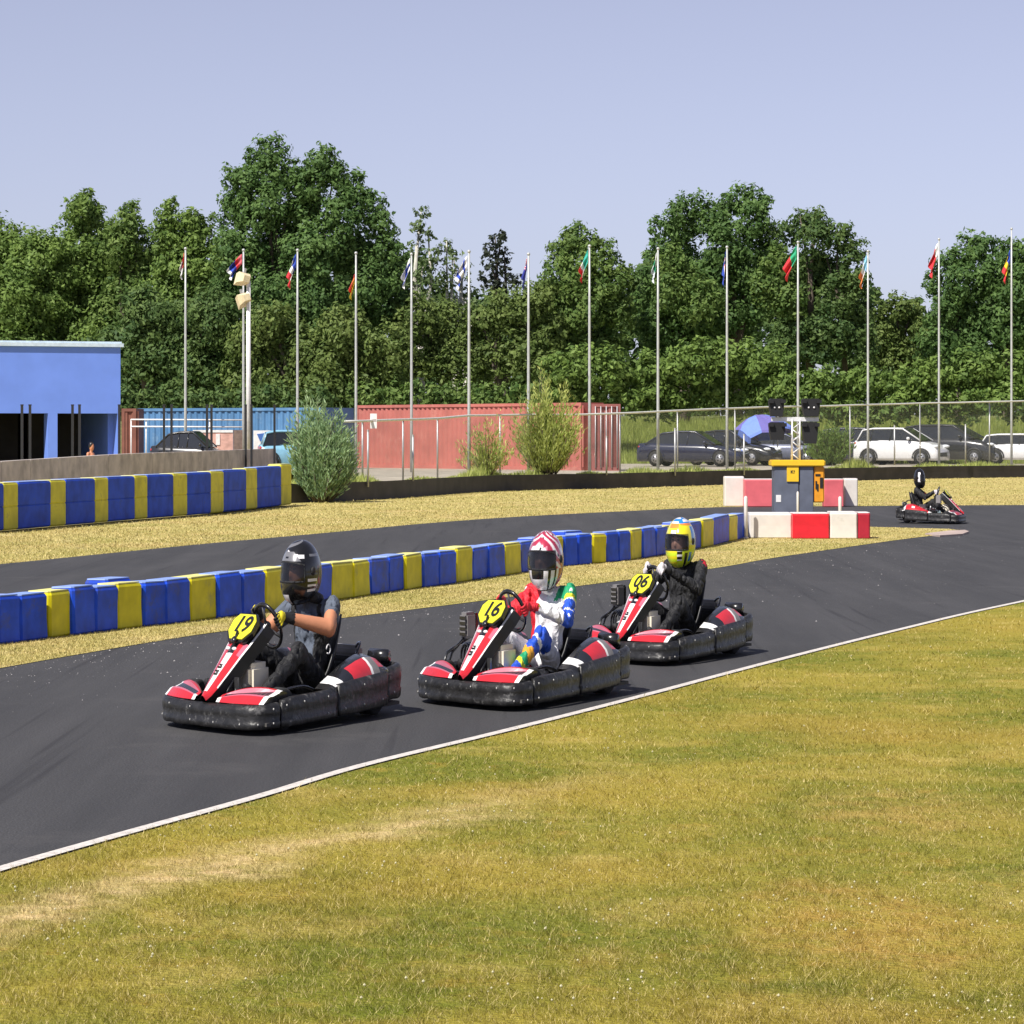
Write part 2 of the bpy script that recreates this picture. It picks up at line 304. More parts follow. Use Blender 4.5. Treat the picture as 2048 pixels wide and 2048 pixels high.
# loose stones swept to the side of the lane
STN = mat('pale_stone', (.40, .38, .37), .8)
N = 1100; xx = RNG.uniform(-100, 2200, N); off = RNG.exponential(26, N)*1.0+3; yy = edge_y(xx, ISL)+off; k = (xx < 1930) & (yy < edge_y(xx, EDGE)-14); xx, yy = xx[k], yy[k]
x2 = RNG.uniform(1250, 2200, 420); y2 = RNG.uniform(1080, 1300, 420); k = (y2 > edge_y(x2, ISL)+4) & (y2 < edge_y(x2, EDGE)-60); xx = np.r_[xx, x2[k]]; yy = np.r_[yy, y2[k]]
d = EYE*FPX/(yy-HOR); n = len(d); c = np.stack([(xx-1024)/FPX*d, d, np.full(n, .004)], 1); r = (RNG.uniform(.002, .007, n)*RNG.choice([.6, 1, 1.9], n, p=[.6, .33, .07]))[:, None]
T = []; ex = np.array([[.8, 0, 0]])*r; ey = np.array([[0, 1., 0]])*r; ez = np.array([[0, 0, .8]])*r; o_ = [c+ex, c+ey, c-ex, c-ey]
for i in range(4): T.append(np.stack([o_[i], o_[(i+1) % 4], c+ez], 1))
tag(quads_object('loose_stones', np.concatenate(T), STN, corners=3), 'small pale stones scattered on the asphalt along the infield', 'stones', kind='stuff')

# raised car park level behind the black barrier and the green bank behind it
BARR = [(575, 1004), (690, 1000), (801, 994), (987, 981), (1259, 974), (1446, 968), (1815, 957), (2048, 953), (2400, 946), (2800, 940)]
bar = smooth_pts([W2(p) for p in BARR], 4)
GRAV = mat('dusty_gravel', (.36, .32, .25), .9, var=.3, scale=2, bump=.5)
TZ = .42
m = MB(); cpk = [(-200, 104), (bar[0][0]-.6, 104), (bar[0][0]-.02, bar[0][1]+.16)]+[(x, y+.145) for x, y in bar]+[(200, bar[-1][1]+.145)]
m.add([(x, y, TZ) for x, y in cpk]+[(x if abs(x) > 150 else x*3, 320, TZ) for x, y in cpk], [(i, i+1, len(cpk)+i+1, len(cpk)+i) for i in range(len(cpk)-1)], GRAV); tag(m.build('car_park'), kind='structure')
m = MB(); rows = []
for i, (yd, z) in enumerate([(134, TZ-.05), (138, .9), (142, 1.7), (147, 2.3), (156, 2.7), (400, 3.0)]):
    rows.append([(x, yd+1.5*noise.noise((x*.15, i, 0)), z+.25*noise.noise((x*.2, i*3, 7))) for x in np.linspace(-90, 90, 60)])
BANK = mat('bank_green', (.13, .15, .045), .9, var=.35, scale=1.2, bump=.6)
m.loft(rows, BANK); tag(m.build('embankment'), kind='structure')
# ------------------------------------------------------------------ barriers
BLUE = mat('blue_plastic', (.012, .070, .60), .5, var=.25, scale=6, spec=.25, dirt=((.07, .08, .17), 3.2, .54))
YELL = mat('yellow_plastic', (.62, .54, .008), .5, var=.16, scale=6, spec=.25, dirt=((.30, .28, .09), 3.2, .56))
PALE = mat('pale_blue_rim', (.22, .32, .66), .6); PALY = mat('pale_yellow_rim', (.68, .64, .22), .6)  # block tops, each a paler version of its body colour
DKP = mat('grimy_dark_plastic', (.03, .03, .035), .6)
G0 = [(0, 1289), (101, 1277), (238, 1260), (382, 1244), (530, 1225), (742, 1190), (911, 1167), (1024, 1149), (1103, 1135), (1262, 1121), (1406, 1096), (1459, 1083), (1490, 1077)]
zb = lambda v: v/1.887
FRONT = [(-95, 0, 'B'), (0, 85, 'B'), (85, 190, 'B'), (190, 285, 'Y'), (285, 365, 'B'), (365, 448, 'B'), (448, 543, 'Y'), (543, 630, 'B'), (630, 722, 'B'), (722, 830, 'Y'), (830, 920, 'B'), (920, 1005, 'B'), (1005, 1085, 'Y'), (1085, 1170, 'B'), (1170, 1255, 'B'), (1255, 1338, 'Y'), (1338, 1402, 'Y'), (1402, 1470, 'B'), (1470, 1535, 'B'), (1535, 1600, 'Y'), (1600, 1660, 'B'), (1660, 1725, 'B'), (1725, 1785, 'Y'), (1785, 1848, 'B'), (1848, 1910, 'B'), (1910, 1970, 'Y'), (1970, 2018, 'B'), (2018, 2068, 'B'), (2068, 2128, 'Y'), (2132, 2183, 'B'), (2183, 2237, 'B'), (2237, 2290, 'Y'), (2290, 2338, 'B'), (2338, 2384, 'B'), (2384, 2430, 'Y'), (2430, 2477, 'B'), (2477, 2520, 'B'), (2520, 2558, 'B'), (2558, 2622, 'B')]
FRONT = [(zb(a), zb(b), c) for a, b, c in FRONT]
F2 = []
for a, b, c in FRONT:
    if a > zb(2480): break
    F2.append((a, b, c))
F2 += [(1024+zb(545), 1024+zb(578), 'B'), (1024+zb(578), 1024+zb(622), 'Y'), (1024+zb(622), 1024+zb(672), 'B'), (1024+zb(672), 1024+zb(720), 'B'), (1024+zb(720), 1024+zb(762), 'Y'), (1024+zb(762), 1024+zb(820), 'B'), (1024+zb(820), 1024+zb(850), 'Y'), (1024+zb(850), 1024+zb(884), 'B')]
def block(name, A, B, depth, h, body, rim, parts=True, seam=False, jit=0):
    # hollow moulded block standing between ground points A and B, long side facing the viewer
    A = Vector((A.x, A.y)); B = Vector((B.x, B.y)); c = (A+B)/2; t = (B-A); L = t.length; t.normalize(); nn = Vector((t.y, -t.x))
    if nn.y > 0: nn = -nn
    # local frame: x along, y away from the viewer
    Mx = Matrix(((t.x, -nn.x, 0, 0), (t.y, -nn.y, 0, 0), (0, 0, 1, 0), (0, 0, 0, 1)))
    m = MB(); m.M = Mx; hl = L/2-.004; ev = .014
    prof = [(0.03, 0), (.0, .03), (.0, h*.48), (.012, h*.5), (0, h*.52), (0, h-.03), (.02, h-.005)] if seam else [(.015, 0), (0, .02), (.004, h*.5), (0, h-.035), (.012, h-.012)]
    rows = []
    for (yy_, zz_) in prof:
        r_ = yy_; rows.append([(-hl+.5*r_, yy_+.02, zz_), (-hl+.02+r_, yy_, zz_), (hl-.02-r_, yy_, zz_), (hl-.5*r_, yy_+.02, zz_), (hl-.5*r_, depth-.02-yy_, zz_), (hl-.02-r_, depth-yy_, zz_), (-hl+.02+r_, depth-yy_, zz_), (-hl+.5*r_, depth-.02-yy_, zz_)])
    m.loft(rows, body, closed=True, smooth=False)
    top = rows[-1]; m.add(top, [tuple(range(8))], body)
    root = None
    mm = MB(); mm.M = Mx; q = [Vector(p) for p in top]; cc = sum(q, Vector())/8
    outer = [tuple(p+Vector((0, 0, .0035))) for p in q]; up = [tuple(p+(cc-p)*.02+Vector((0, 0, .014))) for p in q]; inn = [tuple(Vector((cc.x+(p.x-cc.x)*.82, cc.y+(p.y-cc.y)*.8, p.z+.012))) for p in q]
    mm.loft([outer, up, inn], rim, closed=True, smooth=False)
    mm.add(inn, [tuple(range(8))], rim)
    o = MB
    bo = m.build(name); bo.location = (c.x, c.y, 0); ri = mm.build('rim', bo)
    bo.rotation_euler = (jit*.5*random.uniform(-1, 1), jit*random.uniform(-1, 1), 0)
    return bo
nb = {'B': 0, 'Y': 0}
for i, (a, b, c) in enumerate(F2):
    A = gp(a, curve(G0, a)); B = gp(b, curve(G0, b)); xm = (a+b)/2
    hh = curve([(0, .40), (530, .405), (742, .388), (1103, .395), (1260, .40), (1400, .42), (1490, .42)], xm)+random.uniform(-.013, .013)
    off = random.uniform(-.06, .06); A = A+Vector((0, off, 0)); B = B+Vector((0, off+random.uniform(-.08, .08), 0))
    col = 'blue' if c == 'B' else 'yellow'; k = nb[c]; nb[c] += 1
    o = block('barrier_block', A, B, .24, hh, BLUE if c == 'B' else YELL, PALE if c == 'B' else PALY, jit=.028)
    tag(o, f'{ORD[k]} {col} plastic block from the left in the low row behind the karts', 'barrier block', 'low blue and yellow barrier blocks between the lanes')
# two more blocks standing behind the row (their tops show above it)
for (a, b, dy, c, lab) in [(188, 240, .85, 'B', 'blue block standing loose behind the low row near its left end'), (1030+104, 1030+140, .9, 'B', 'blue block tipped up behind the middle of the low row')]:
    A = gp(a, curve(G0, a))+Vector((0, dy, 0)); B = gp(b, curve(G0, b))+Vector((0, dy, 0))
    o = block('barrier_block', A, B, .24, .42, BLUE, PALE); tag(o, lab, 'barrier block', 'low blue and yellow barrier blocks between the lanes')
# tall cloth-wrapped blocks on the far side
BACK = [(-245, -175, 'Y'), (-175, -80, 'B'), (-80, -60, 'B')]
BACK = [(-300, -235, 'Y'), (-235, -105, 'B'), (-105, -50, 'Y'), (-50, 15, 'B'), (15, 70, 'Y'), (70, 192, 'B'), (192, 250, 'Y'), (250, 360, 'B'), (360, 410, 'Y'), (410, 510, 'B'), (510, 558, 'Y'), (558, 655, 'B'), (655, 708, 'Y'), (708, 797, 'B'), (797, 845, 'Y'), (845, 930, 'B'), (930, 972, 'Y'), (972, 1062, 'B'), (1062, 1100, 'Y')]
BG = [(-160, 1077), (0, 1062), (270, 1039), (424, 1027), (583, 1009)]
BLU2 = mat('blue_sheeting', (.010, .060, .52), .6, var=.3, scale=3, spec=.2, bump=.35, dirt=((.03, .06, .22), 3, .58)); YEL2 = mat('yellow_sheeting', (.60, .54, .015), .6, var=.22, scale=3, bump=.35, dirt=((.25, .23, .05), 3, .56))
nb = {'B': 0, 'Y': 0}; first = True
for a, b, c in BACK[3:]:
    a, b = zb(a), zb(b); A = gp(a, curve(BG, a)); B = gp(b, curve(BG, b)); xm = (a+b)/2
    hh = (curve(BG, xm)-curve([(0, 967), (270, 952), (424, 944), (560, 932), (583, 926)], xm))*((A.y+B.y)/2)/FPX
    o = block('tyre_stack_cover', A, B, .35, hh, BLU2 if c == 'B' else YEL2, PALE if c == 'B' else PALY, seam=True, jit=.008)
    col = 'blue' if c == 'B' else 'yellow'; k = nb[c]; nb[c] += 1
    tag(o, f'{ORD[k]} {col} panel from the left in the tall wall below the concrete wall', 'barrier block', 'tall blue and yellow barrier by the blue building')

# black barrier along the far side
m = MB(); BLK = mat('black_rubber_sheet', (.035, .029, .027), .7, var=.4, scale=2, bump=.3)
rows = []
for i, (x, y) in enumerate(smooth_pts([W2(p) for p in BARR], 10)):
    hz = .46+.02*noise.noise((i*.7, 0, 0)); rows.append([(x, y, -.03), (x, y+.01, hz*.5), (x, y, hz), (x, y+.14, hz), (x, y+.14, -.03)])
m.loft(rows, BLK, closed=True, caps=True, smooth=False); tag(m.build('black_barrier'), 'long low black barrier bordering the grass below the car park', 'barrier')

# concrete wall
CONC = mat('stained_concrete', (.50, .44, .41), .85, var=.3, scale=2.2, bump=.4, dirt=((.64, .56, .50), 1.3, .52))
m = MB(); A = Vector((px(-60, 62), 62)); B = Vector((px(552, 92), 92)); n = 14
for i in range(n):
    a = A.lerp(B, i/n); b = A.lerp(B, (i+1)/n); t = (b-a).normalized(); a2 = a+t*.012; b2 = b-t*.012; nn = Vector((t.y, -t.x))*-.16
    za = pz(curve([(-60, 927), (0, 923), (241, 908), (552, 897)], 1024+a.x/a.y*FPX), a.y); zb_ = pz(curve([(-60, 927), (0, 923), (241, 908), (552, 897)], 1024+b.x/b.y*FPX), b.y)
    m.add([(a2.x, a2.y, -.03), (b2.x, b2.y, -.03), (b2.x, b2.y, zb_), (a2.x, a2.y, za), (a2.x+nn.x, a2.y+nn.y, -.03), (b2.x+nn.x, b2.y+nn.y, -.03), (b2.x+nn.x, b2.y+nn.y, zb_), (a2.x+nn.x, a2.y+nn.y, za)],
          [(0, 1, 2, 3), (5, 4, 7, 6), (3, 2, 6, 7), (1, 5, 6, 2), (4, 0, 3, 7), (0, 4, 5, 1)], CONC)
tag(m.build('concrete_wall'), 'stained grey brown concrete wall behind the tall blue and yellow barrier', 'wall')

# blue building
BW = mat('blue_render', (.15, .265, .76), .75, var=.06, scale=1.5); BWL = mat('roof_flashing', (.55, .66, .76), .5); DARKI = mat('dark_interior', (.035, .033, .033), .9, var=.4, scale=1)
BX = 241; D1 = 88.5; P1 = Vector((px(BX, D1), D1)); D0 = 87.0; P0 = Vector((px(-40, D0), D0)); T = (P1-P0).normalized(); Nf = Vector((T.y, -T.x))
Ltot = (P1-P0).length
bt = thing('garage_building', 'flat roofed bright blue building with two open dark bays', 'building', (P0.x, P0.y, 0)); bt.location = (P0.x, P0.y, 0)
MBd = Matrix(((T.x, -Nf.x, 0, 0), (T.y, -Nf.y, 0, 0), (0, 0, 1, 0), (0, 0, 0, 1)))   # x along the front, y inwards
def along(xpx):   # distance along the front where the sight line at xpx meets it
    r = Vector(((xpx-1024)/FPX, 1)); # solve P0+T*s = r*k
    det = T.x*(-r.y)-T.y*(-r.x); s = ((-P0.x)*(-r.y)-(-P0.y)*(-r.x))/det; return s
zr = 4.42; zl = pz(826, 86.5)
s0 = -9.0; sa = along(-75); sb = along(82+14); sc = along(115); sd = along(213+22); se = Ltot
m = MB(); m.M = MBd; W = .55
m.box(s0, se, 0, W, zl, zr-.13, BW)
for a, b in ((s0, sa), (sb+0.0, sc), (sd, se)): m.box(a, b, 0, W, 0, zl-.001, BW)
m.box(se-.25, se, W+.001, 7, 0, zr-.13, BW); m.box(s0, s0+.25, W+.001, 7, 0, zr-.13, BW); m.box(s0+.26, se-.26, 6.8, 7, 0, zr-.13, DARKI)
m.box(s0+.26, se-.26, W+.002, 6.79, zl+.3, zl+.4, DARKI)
m.build('wall', bt)
m = MB(); m.M = MBd; m.box(s0-.08, se+.08, -.08, 7.05, zr-.128, zr-.02, BWL); m.box(s0-.03, se+.03, -.03, 7.0, zr-.019, zr+.03, BWL); m.build('roof', bt)
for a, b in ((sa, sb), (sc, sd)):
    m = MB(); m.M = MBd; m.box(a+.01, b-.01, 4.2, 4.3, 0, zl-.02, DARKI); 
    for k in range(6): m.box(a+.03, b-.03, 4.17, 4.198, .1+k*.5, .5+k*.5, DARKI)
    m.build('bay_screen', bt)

# black steel posts of the mesh fence in front of the building
BSTL = mat('black_steel', (.012, .013, .016), .5)
ft = thing('post_fence', 'row of tall thin black posts in front of the blue building', 'fence', (px(44, 84), 84, 0))
for xp, d_ in [(44, 80), (60, 80), (145, 81.5), (159, 81.5), (238.5, 83), (328, 84.5), (343, 84.5), (414, 86), (423, 86), (491.5, 87.5), (503, 87.5), (549, 89)]:
    m = MB(); x = px(xp, d_)-ft.location.x; y = d_-84; zt = pz(811, d_); m.box(x-.032, x+.032, y-.03, y+.03, 0, zt, BSTL); m.box(x-.04, x+.04, y-.035, y+.035, zt+.001, zt+.03, BSTL); m.build('post', ft)

# containers
def container(name, label, A, B, z0, z1, mt, depth=2.4, rib=.28, parts=None):
    A = Vector(A); B = Vector(B); t = (B-A); L = t.length; t.normalize(); nn = Vector((-t.y, t.x))
    r = thing(name, label, 'container', (A.x, A.y, z0)); M = Matrix(((t.x, nn.x, 0, 0), (t.y, nn.y, 0, 0), (0, 0, 1, 0), (0, 0, 0, 1))); H = z1-z0
    m = MB(); m.M = M; pts = []; x = .12
    prof = []
    while x < L-.12:
        prof += [(x, 0.0), (x+rib*.32, 0.0), (x+rib*.5, .05), (x+rib*.82, .05)]; x += rib
    prof.append((L-.1, 0))
    m.loft([[(a, b+.03, .12) for a, b in prof], [(a, b+.03, H-.1) for a, b in prof]], mt, smooth=False); m.build('corrugated_side', r)
    m = MB(); m.M = M
    m.box(0, .115, 0, depth, .001, H, mt); m.box(L-.115, L, 0, depth, .001, H, mt); m.box(.116, L-.116, 0, .1, .0, .13, mt); m.box(.116, L-.116, 0, .1, H-.11, H-.001, mt); m.box(.116, L-.116, .101, depth, H-.06, H-.02, mt); m.box(.116, L-.116, depth-.05, depth-.005, .05, H-.061, mt)
    m.build('frame', r)
    return r, M, L, H
REDC = mat('faded_red_paint', (.43, .135, .11), .7, var=.14, scale=1.2, dirt=((.52, .22, .17), 1.4, .56)); BLUC = mat('blue_container_paint', (.075, .19, .36), .6, var=.2, scale=1.3, dirt=((.16, .27, .40), 2, .55)); RUSTC = mat('brown_container_paint', (.20, .075, .05), .7, var=.25, scale=2)
container('shipping_container', 'long faded red corrugated shipping container behind the rail fence', (px(713, 118), 118), (px(1162, 108), 108), TZ, pz(808, 113), REDC, depth=1.1)
r, M, L, H = container('shipping_container', 'dark red container end with pale vertical door bars beside the long red one', (px(1184, 107.3), 107.3), (px(1241, 107.3), 107.3), TZ, pz(808, 107.4), mat('dull_red_paint', (.27, .09, .08), .7, var=.3, scale=2), rib=.5)
for k in range(5):
    m = MB(); m.M = M; m.tube([(L*(.12+.19*k), -.03, .1), (L*(.12+.19*k), -.03, H-.08)], .022, mat('galvanised', (.46, .46, .46), .5, .6), 6); m.build('locking_bar', r)
container('shipping_container', 'blue shipping container left of the red one, behind the black posts', (px(275, 116), 116), (px(640, 112), 112), TZ, pz(816, 114), BLUC)
container('shipping_container', 'narrow rusty brown container end tight against the blue building', (px(243, 112), 112), (px(272, 112), 112), TZ, pz(817, 112), RUSTC)

# hoardings and a white rail frame before the blue container
WH = mat('white_paint', (.76, .75, .74), .5); PNK = mat('washed_out_pink', (.62, .36, .30), .7, var=.3, scale=4); BRN = mat('brown_board', (.17, .12, .10), .8, var=.3)
d_ = 106
r = thing('tube_railing', 'white two bar railing in front of the blue container', 'railing', (px(262, d_), d_, TZ))
m = MB()
for yy_ in (839, 853): m.tube([(0, 0, pz(yy_, d_)-TZ), (px(486, d_)-px(262, d_), 0, pz(yy_+1, d_)-TZ)], .028, WH, 6)
m.build('rail', r)
for xp in (262, 292, 369, 419): m = MB(); m.tube([(px(xp, d_)-px(262, d_), .04, 0), (px(xp, d_)-px(262, d_), .04, pz(838, d_)-TZ)], .024, WH, 6); m.build('post', r)
def board(name, label, x0, x1, y0, y1, d_, segs):
    r = thing(name, label, 'banner', (px(x0, d_), d_, 0)); zb0 = pz(y1, d_)
    for a, b, c_, d2, mt in segs:
        m = MB(); m.box(px(a, d_)-px(x0, d_), px(b, d_)-px(x0, d_), -.02-d2*.012, .0-d2*.012, pz(y1 if c_ is None else c_[1], d_), pz(y0 if c_ is None else c_[0], d_), mt); m.build('panel', r)
    m = MB()
    for a in (x0+2, x1-2): m.box(px(a, d_)-px(x0, d_)-.03, px(a, d_)-px(x0, d_)+.03, .005, .06, 0, zb0+.3, WH)
    m.build('leg', r)
    return r
board('banner_board', 'white and pink hoarding seen over the concrete wall', 386, 485, 860, 905, 104, [(386, 466, None, 0, PNK), (386, 466, (860, 865), 2, WH), (388, 405, (865, 873), 2, WH), (402, 412, (882, 905), 2, WH), (432, 440, (868, 890), 2, WH), (466.5, 485, None, 0, BRN)])
bb = board('banner_board', 'white hoarding with a blue bird like shape and a red spot', 507, 577, 861, 915, 103, [(507, 577, None, 0, WH)])
m = MB(); q = lambda x, y: (px(x, 103)-px(507, 103), pz(y, 103))
m.prism([q(514, 868), q(531, 866), q(540, 870), q(552, 866), q(556, 876), q(546, 884), q(540, 893), q(530, 884), q(520, 882)], -.05, -.021, 'y', mat('print_blue', (.05, .13, .40), .6)); m.prism([q(521, 893), q(525, 884), q(531, 882), q(532, 893)], -.062, -.051, 'y', mat('print_red', (.62, .03, .06), .6)); m.build('print', bb)

# post and rail mesh fence on the far side
GALV = mat('galvanised', (.46, .46, .46), .5, .6)
RAILY = [(640, 846), (690, 843), (875, 837), (939, 831), (1151, 829), (1240, 827), (1446, 817), (1595, 813), (2048, 802), (2400, 796)]
bc = smooth_pts([W2(p) for p in BARR], 8)
def onbar(xpx, off):     # point on the sight column xpx, 'off' metres behind the black barrier
    best = min(bc, key=lambda p: abs(1024+p[0]/p[1]*FPX-xpx)); return best[1]+off
def dist_at(xpx, off):
    xs = [1024+p[0]/p[1]*FPX for p in bc]; return float(np.interp(xpx, xs, [p[1] for p in bc]))+off
r = thing('rail_fence', 'long mesh fence with a white top rail running along the car park', 'fence', (px(690, dist_at(690, 1)), dist_at(690, 1), TZ)); O = Vector(r.location)
pts = []
for xp in np.linspace(688, 2330, 60): dd = dist_at(xp, 1.0); pts.append(Vector((px(xp, dd), dd, pz(curve(RAILY, xp)+1.2*noise.noise((xp*.01, 0, 0)), dd)))-O)
m = MB(); m.tube(pts, .038, mat('white_rail', (.66, .66, .62), .5), 6); m.build('top_rail', r)
for xp in (725, 806, 875, 1000, 1110, 1240, 1355, 1470, 1700, 1840, 1979, 2110): 
    dd = dist_at(xp, 1.08); zt = pz(curve(RAILY, xp), dd)-TZ; b = Vector((px(xp, dd), dd, TZ))-O; m = MB(); m.tube([b, b+Vector((0, 0, zt))], .03, GALV, 6); m.build('post', r)
mesh_m = bpy.data.materials.new('wire_mesh'); mesh_m.use_nodes = True; n_ = mesh_m.node_tree; b_ = n_.nodes['Principled BSDF']; b_.inputs['Base Color'].default_value = (.36, .38, .33, 1); b_.inputs['Roughness'].default_value = .6
tc = n_.nodes.new('ShaderNodeNewGeometry'); outs = []
for rot in (45, -45):
    mp = n_.nodes.new('ShaderNodeMapping'); mp.inputs['Rotation'].default_value = (0, R(rot), 0); n_.links.new(tc.outputs['Position'], mp.inputs[0]); wv = n_.nodes.new('ShaderNodeTexWave'); wv.inputs['Scale'].default_value = 14; n_.links.new(mp.outputs[0], wv.inputs['Vector'])
    gt = n_.nodes.new('ShaderNodeMath'); gt.operation = 'GREATER_THAN'; gt.inputs[1].default_value = .985; n_.links.new(wv.outputs['Fac'], gt.inputs[0]); outs.append(gt.outputs[0])
mx = n_.nodes.new('ShaderNodeMath'); mx.operation = 'MAXIMUM'; n_.links.new(outs[0], mx.inputs[0]); n_.links.new(outs[1], mx.inputs[1]); n_.links.new(mx.outputs[0], b_.inputs['Alpha'])
m = MB(); m.loft([[tuple(p+Vector((0, .05, -.03))) for p in pts], [(p.x, p.y+.05, .12) for p in pts]], mesh_m); m.build('wire_mesh', r)
# short leaning posts in front of the black barrier
for k, (xp, y0, y1, desc) in enumerate([(736, 862, 974, 'before the left end of the red container'), (826, 872, 962, 'before the middle of the red container'), (1213, 874, 950, 'before the pale barred container end'), (1350, 858, 951, 'before the first dark car'), (1488, 870, 950, 'left of the yellow topped cabinet'), (1789, 852, 930, 'in front of the white car'), (1931, 850, 928, 'in front of the dark car beyond the white one')]):
    dd = dist_at(xp, -.12); z0_ = max(0, pz(y1, dd)); b = Vector((px(xp, dd), dd, 0)); m = MB(); m.tube([(0, 0, z0_-.0), (0, 0, pz(y0, dd))], .032, GALV, 6); m.tube([(0, .0, z0_+.1), (0, .14, z0_+.1)], .02, GALV, 6)
    m.tube([(0, 0, pz(y0, dd)), (0, 0, pz(y0, dd)+.03)], .038, GALV, 6)
    o = m.build('fence_post'); o.location = b; tag(o, 'thin grey steel post '+desc, 'post', 'grey posts along the black barrier')
m = MB(); dd = dist_at(747, .9); m.box(-.09, .09, -.02, 0, -.2, .2, WH); m.box(-.075, .075, -.024, -.0205, -.02, .05, mat('sign_grey', (.4, .36, .34), .6)); o = m.build('notice_sign'); o.location = (px(747, dd), dd, pz(842, dd)); tag(o, 'small white notice on the fence rail over the red container', 'sign')

# ------------------------------------------------------------------ flags
def fm(name, c): return mat('flag_'+name, c, .8, var=.08)
FW = fm('white', (.75, .75, .75)); FR = fm('red', (.62, .03, .04)); FB_ = fm('blue', (.03, .07, .42)); FG = fm('green', (.02, .33, .16)); FY = fm('yellow', (.75, .55, .02)); FO = fm('orange', (.65, .2, .05)); FL = fm('light_blue', (.22, .5, .7)); FN = fm('navy', (.02, .03, .25)); FT = fm('teal', (.03, .38, .30)); FP = fm('pale', (.6, .66, .7)); FPK = fm('pink', (.55, .1, .12)); CRM = mat('cream_plastic', (.72, .60, .38), .5)
POLE = mat('flag_pole_grey', (.47, .48, .47), .45, .2)
def flag(parent, ztop, w, hgt, bands, lean, mode='u', skew=0):
    # limp cloth: hoist along the pole, fly drooping; bands by u (fly) or v (hoist)
    nu, nv = 24, 12; m = MB(); rows = []
    ho = hgt*.38; dr = hgt-ho
    for i in range(nu+1):
        u = i/nu; row = []
        for j in range(nv+1):
            v = j/nv; x = -.05+lean*w*(u**.8)*(1-.25*v)+.05*math.sin(v*9+u*4)*u; y = .10*math.sin(v*11+u*5+skew)*min(1, u*2); z = ztop-v*ho-dr*u**1.1
            row.append((x, y, z))
        rows.append(row)
    def pick(i, j):
        if mode == 'u': t = i/nu
        elif mode == 'v': t = j/nv
        elif mode == 'cross': return bands[1] if (8 <= i <= 11 or 5 <= j <= 7) else bands[0]
        elif mode == 'jack': return bands[2] if (j == 6 and i > 2) or i == 9 else bands[1] if (5 <= j <= 7 or 8 <= i <= 10) else bands[0]
        elif mode == 'canton':
            return (bands[1] if (i+j) % 3 else bands[2]) if i < 9 and j < 6 else bands[0]
        elif mode == 'dk':
            t = i/nu; return bands[min(int(t*len(bands)), len(bands)-1)]
        return bands[min(int(t*len(bands)), len(bands)-1)]
    m.loft(rows, pick); o = m.build('flag', parent)
    sd = o.modifiers.new('s', 'SOLIDIFY'); sd.thickness = .008
    return o
POLES = [(371, 499, 'red over white flag', [FR, FW], 61, 'u', -.25), (487, 502, 'red, blue and white flag', [FPK, FR, FN, FB_, FW], 60, 'u', -1.1), (595, 502, 'blue, white and red flag', [FB_, FW, FR], 78, 'u', -.65),
 (712, 508, 'red and yellow flag flying low', [FR, FO, FY], 58, 'v', -.35), (823, 510, 'white flag with a blue cross', [FW, FB_], 70, 'cross', -.6), (938, 505, 'white flag with thin blue stripes', [FW, FB_, FW, FW, FB_, FW], 95, 'u', -.8),
 (1057, 510, 'dark blue flag with a small red and white corner', [FN, FR, FW], 70, 'canton', -.3), (1179, 494, 'teal, white and red flag', [FT, FT, FW, FR], 74, 'u', -.6), (1316, 499, 'thin pale green and white flag', [FW, FG, FP], 70, 'u', -.3),
 (1454, 496, 'blue flag with a red and white cross', [FB_, FW, FR], 86, 'jack', -.2), (1596, 486, 'green and red flag', [FG, FG, FR, FR, FR], 92, 'u', -1.05), (1736, 504, 'faded pale blue, white and orange flag', [FL, FW, FO], 76, 'u', -.6),
 (1878, 480, 'red flag with a white top edge', [FW, FR, FR, FR], 84, 'u', -.75), (2023, 459, 'blue, yellow and red flag', [FB_, FY, FR], 78, 'u', -.65)]
for k, (xp, yt, desc, bands, L_, mode, lean) in enumerate(POLES):
    dd = lerp(104, 116, min(1, max(0, (xp-371)/700))) if xp > 620 else 105-(.5 if xp < 500 else 0)
    if xp > 690: dd = dist_at(xp, 2.2) if xp > 900 else 103
    zt = pz(yt, dd); r = thing('flagpole', f'thin grey pole with a {desc}', 'flagpole', (px(xp, dd), dd, TZ), 'tall flagpoles along the car park')
    m = MB(); m.tube([(0, 0, 0), (0, 0, 2.2), (0, 0, (zt-TZ)*.7), (0, 0, zt-TZ)], [.052, .048, .040, .03], POLE, 8); m.build('pole', r)
    m = MB(); m.ball((0, 0, zt-TZ+.03), .055, POLE, 8); m.build('finial', r)
    start = 40 if 'low' in desc else 6
    w_ = .46; flag(r, pz(yt+start, dd)-TZ, w_, (L_*.9 if L_ < 80 else 72)*dd/FPX, bands, lean*1.0, mode, k*1.7)
dd = 104; zt = pz(562, dd)
r = thing('speaker_mast', 'thick white mast carrying two cream floodlight boxes', 'mast', (px(497, dd), dd, TZ)); m = MB(); m.tube([(0, 0, 0), (0, 0, zt-TZ)], [.09, .075], WH, 10); m.build('mast', r)
for (xp, yp, tilt) in ((487, 557, .25), (488, 598, -.3)):
    c = pw(xp, yp, dd)-Vector(r.location); m = MB(); m.M = Matrix.Translation(c) @ Matrix.Rotation(tilt, 4, 'Y') @ Matrix.Rotation(.5, 4, 'Z')
    m.loft([[(-.12, -.3, -.1), (.12, -.3, -.1), (.12, -.3, .12), (-.12, -.3, .12)], [(-.22, .0, -.18), (.2, 0, -.18), (.2, 0, .2), (-.22, 0, .2)], [(-.2, .25, -.3), (.1, .25, -.26), (.12, .25, .1), (-.2, .25, .12)]], CRM, closed=True, caps=True, smooth=False)
    m.box(-.03, .03, .0, .1, .2, .36, GALV); m.build('floodlight', r)

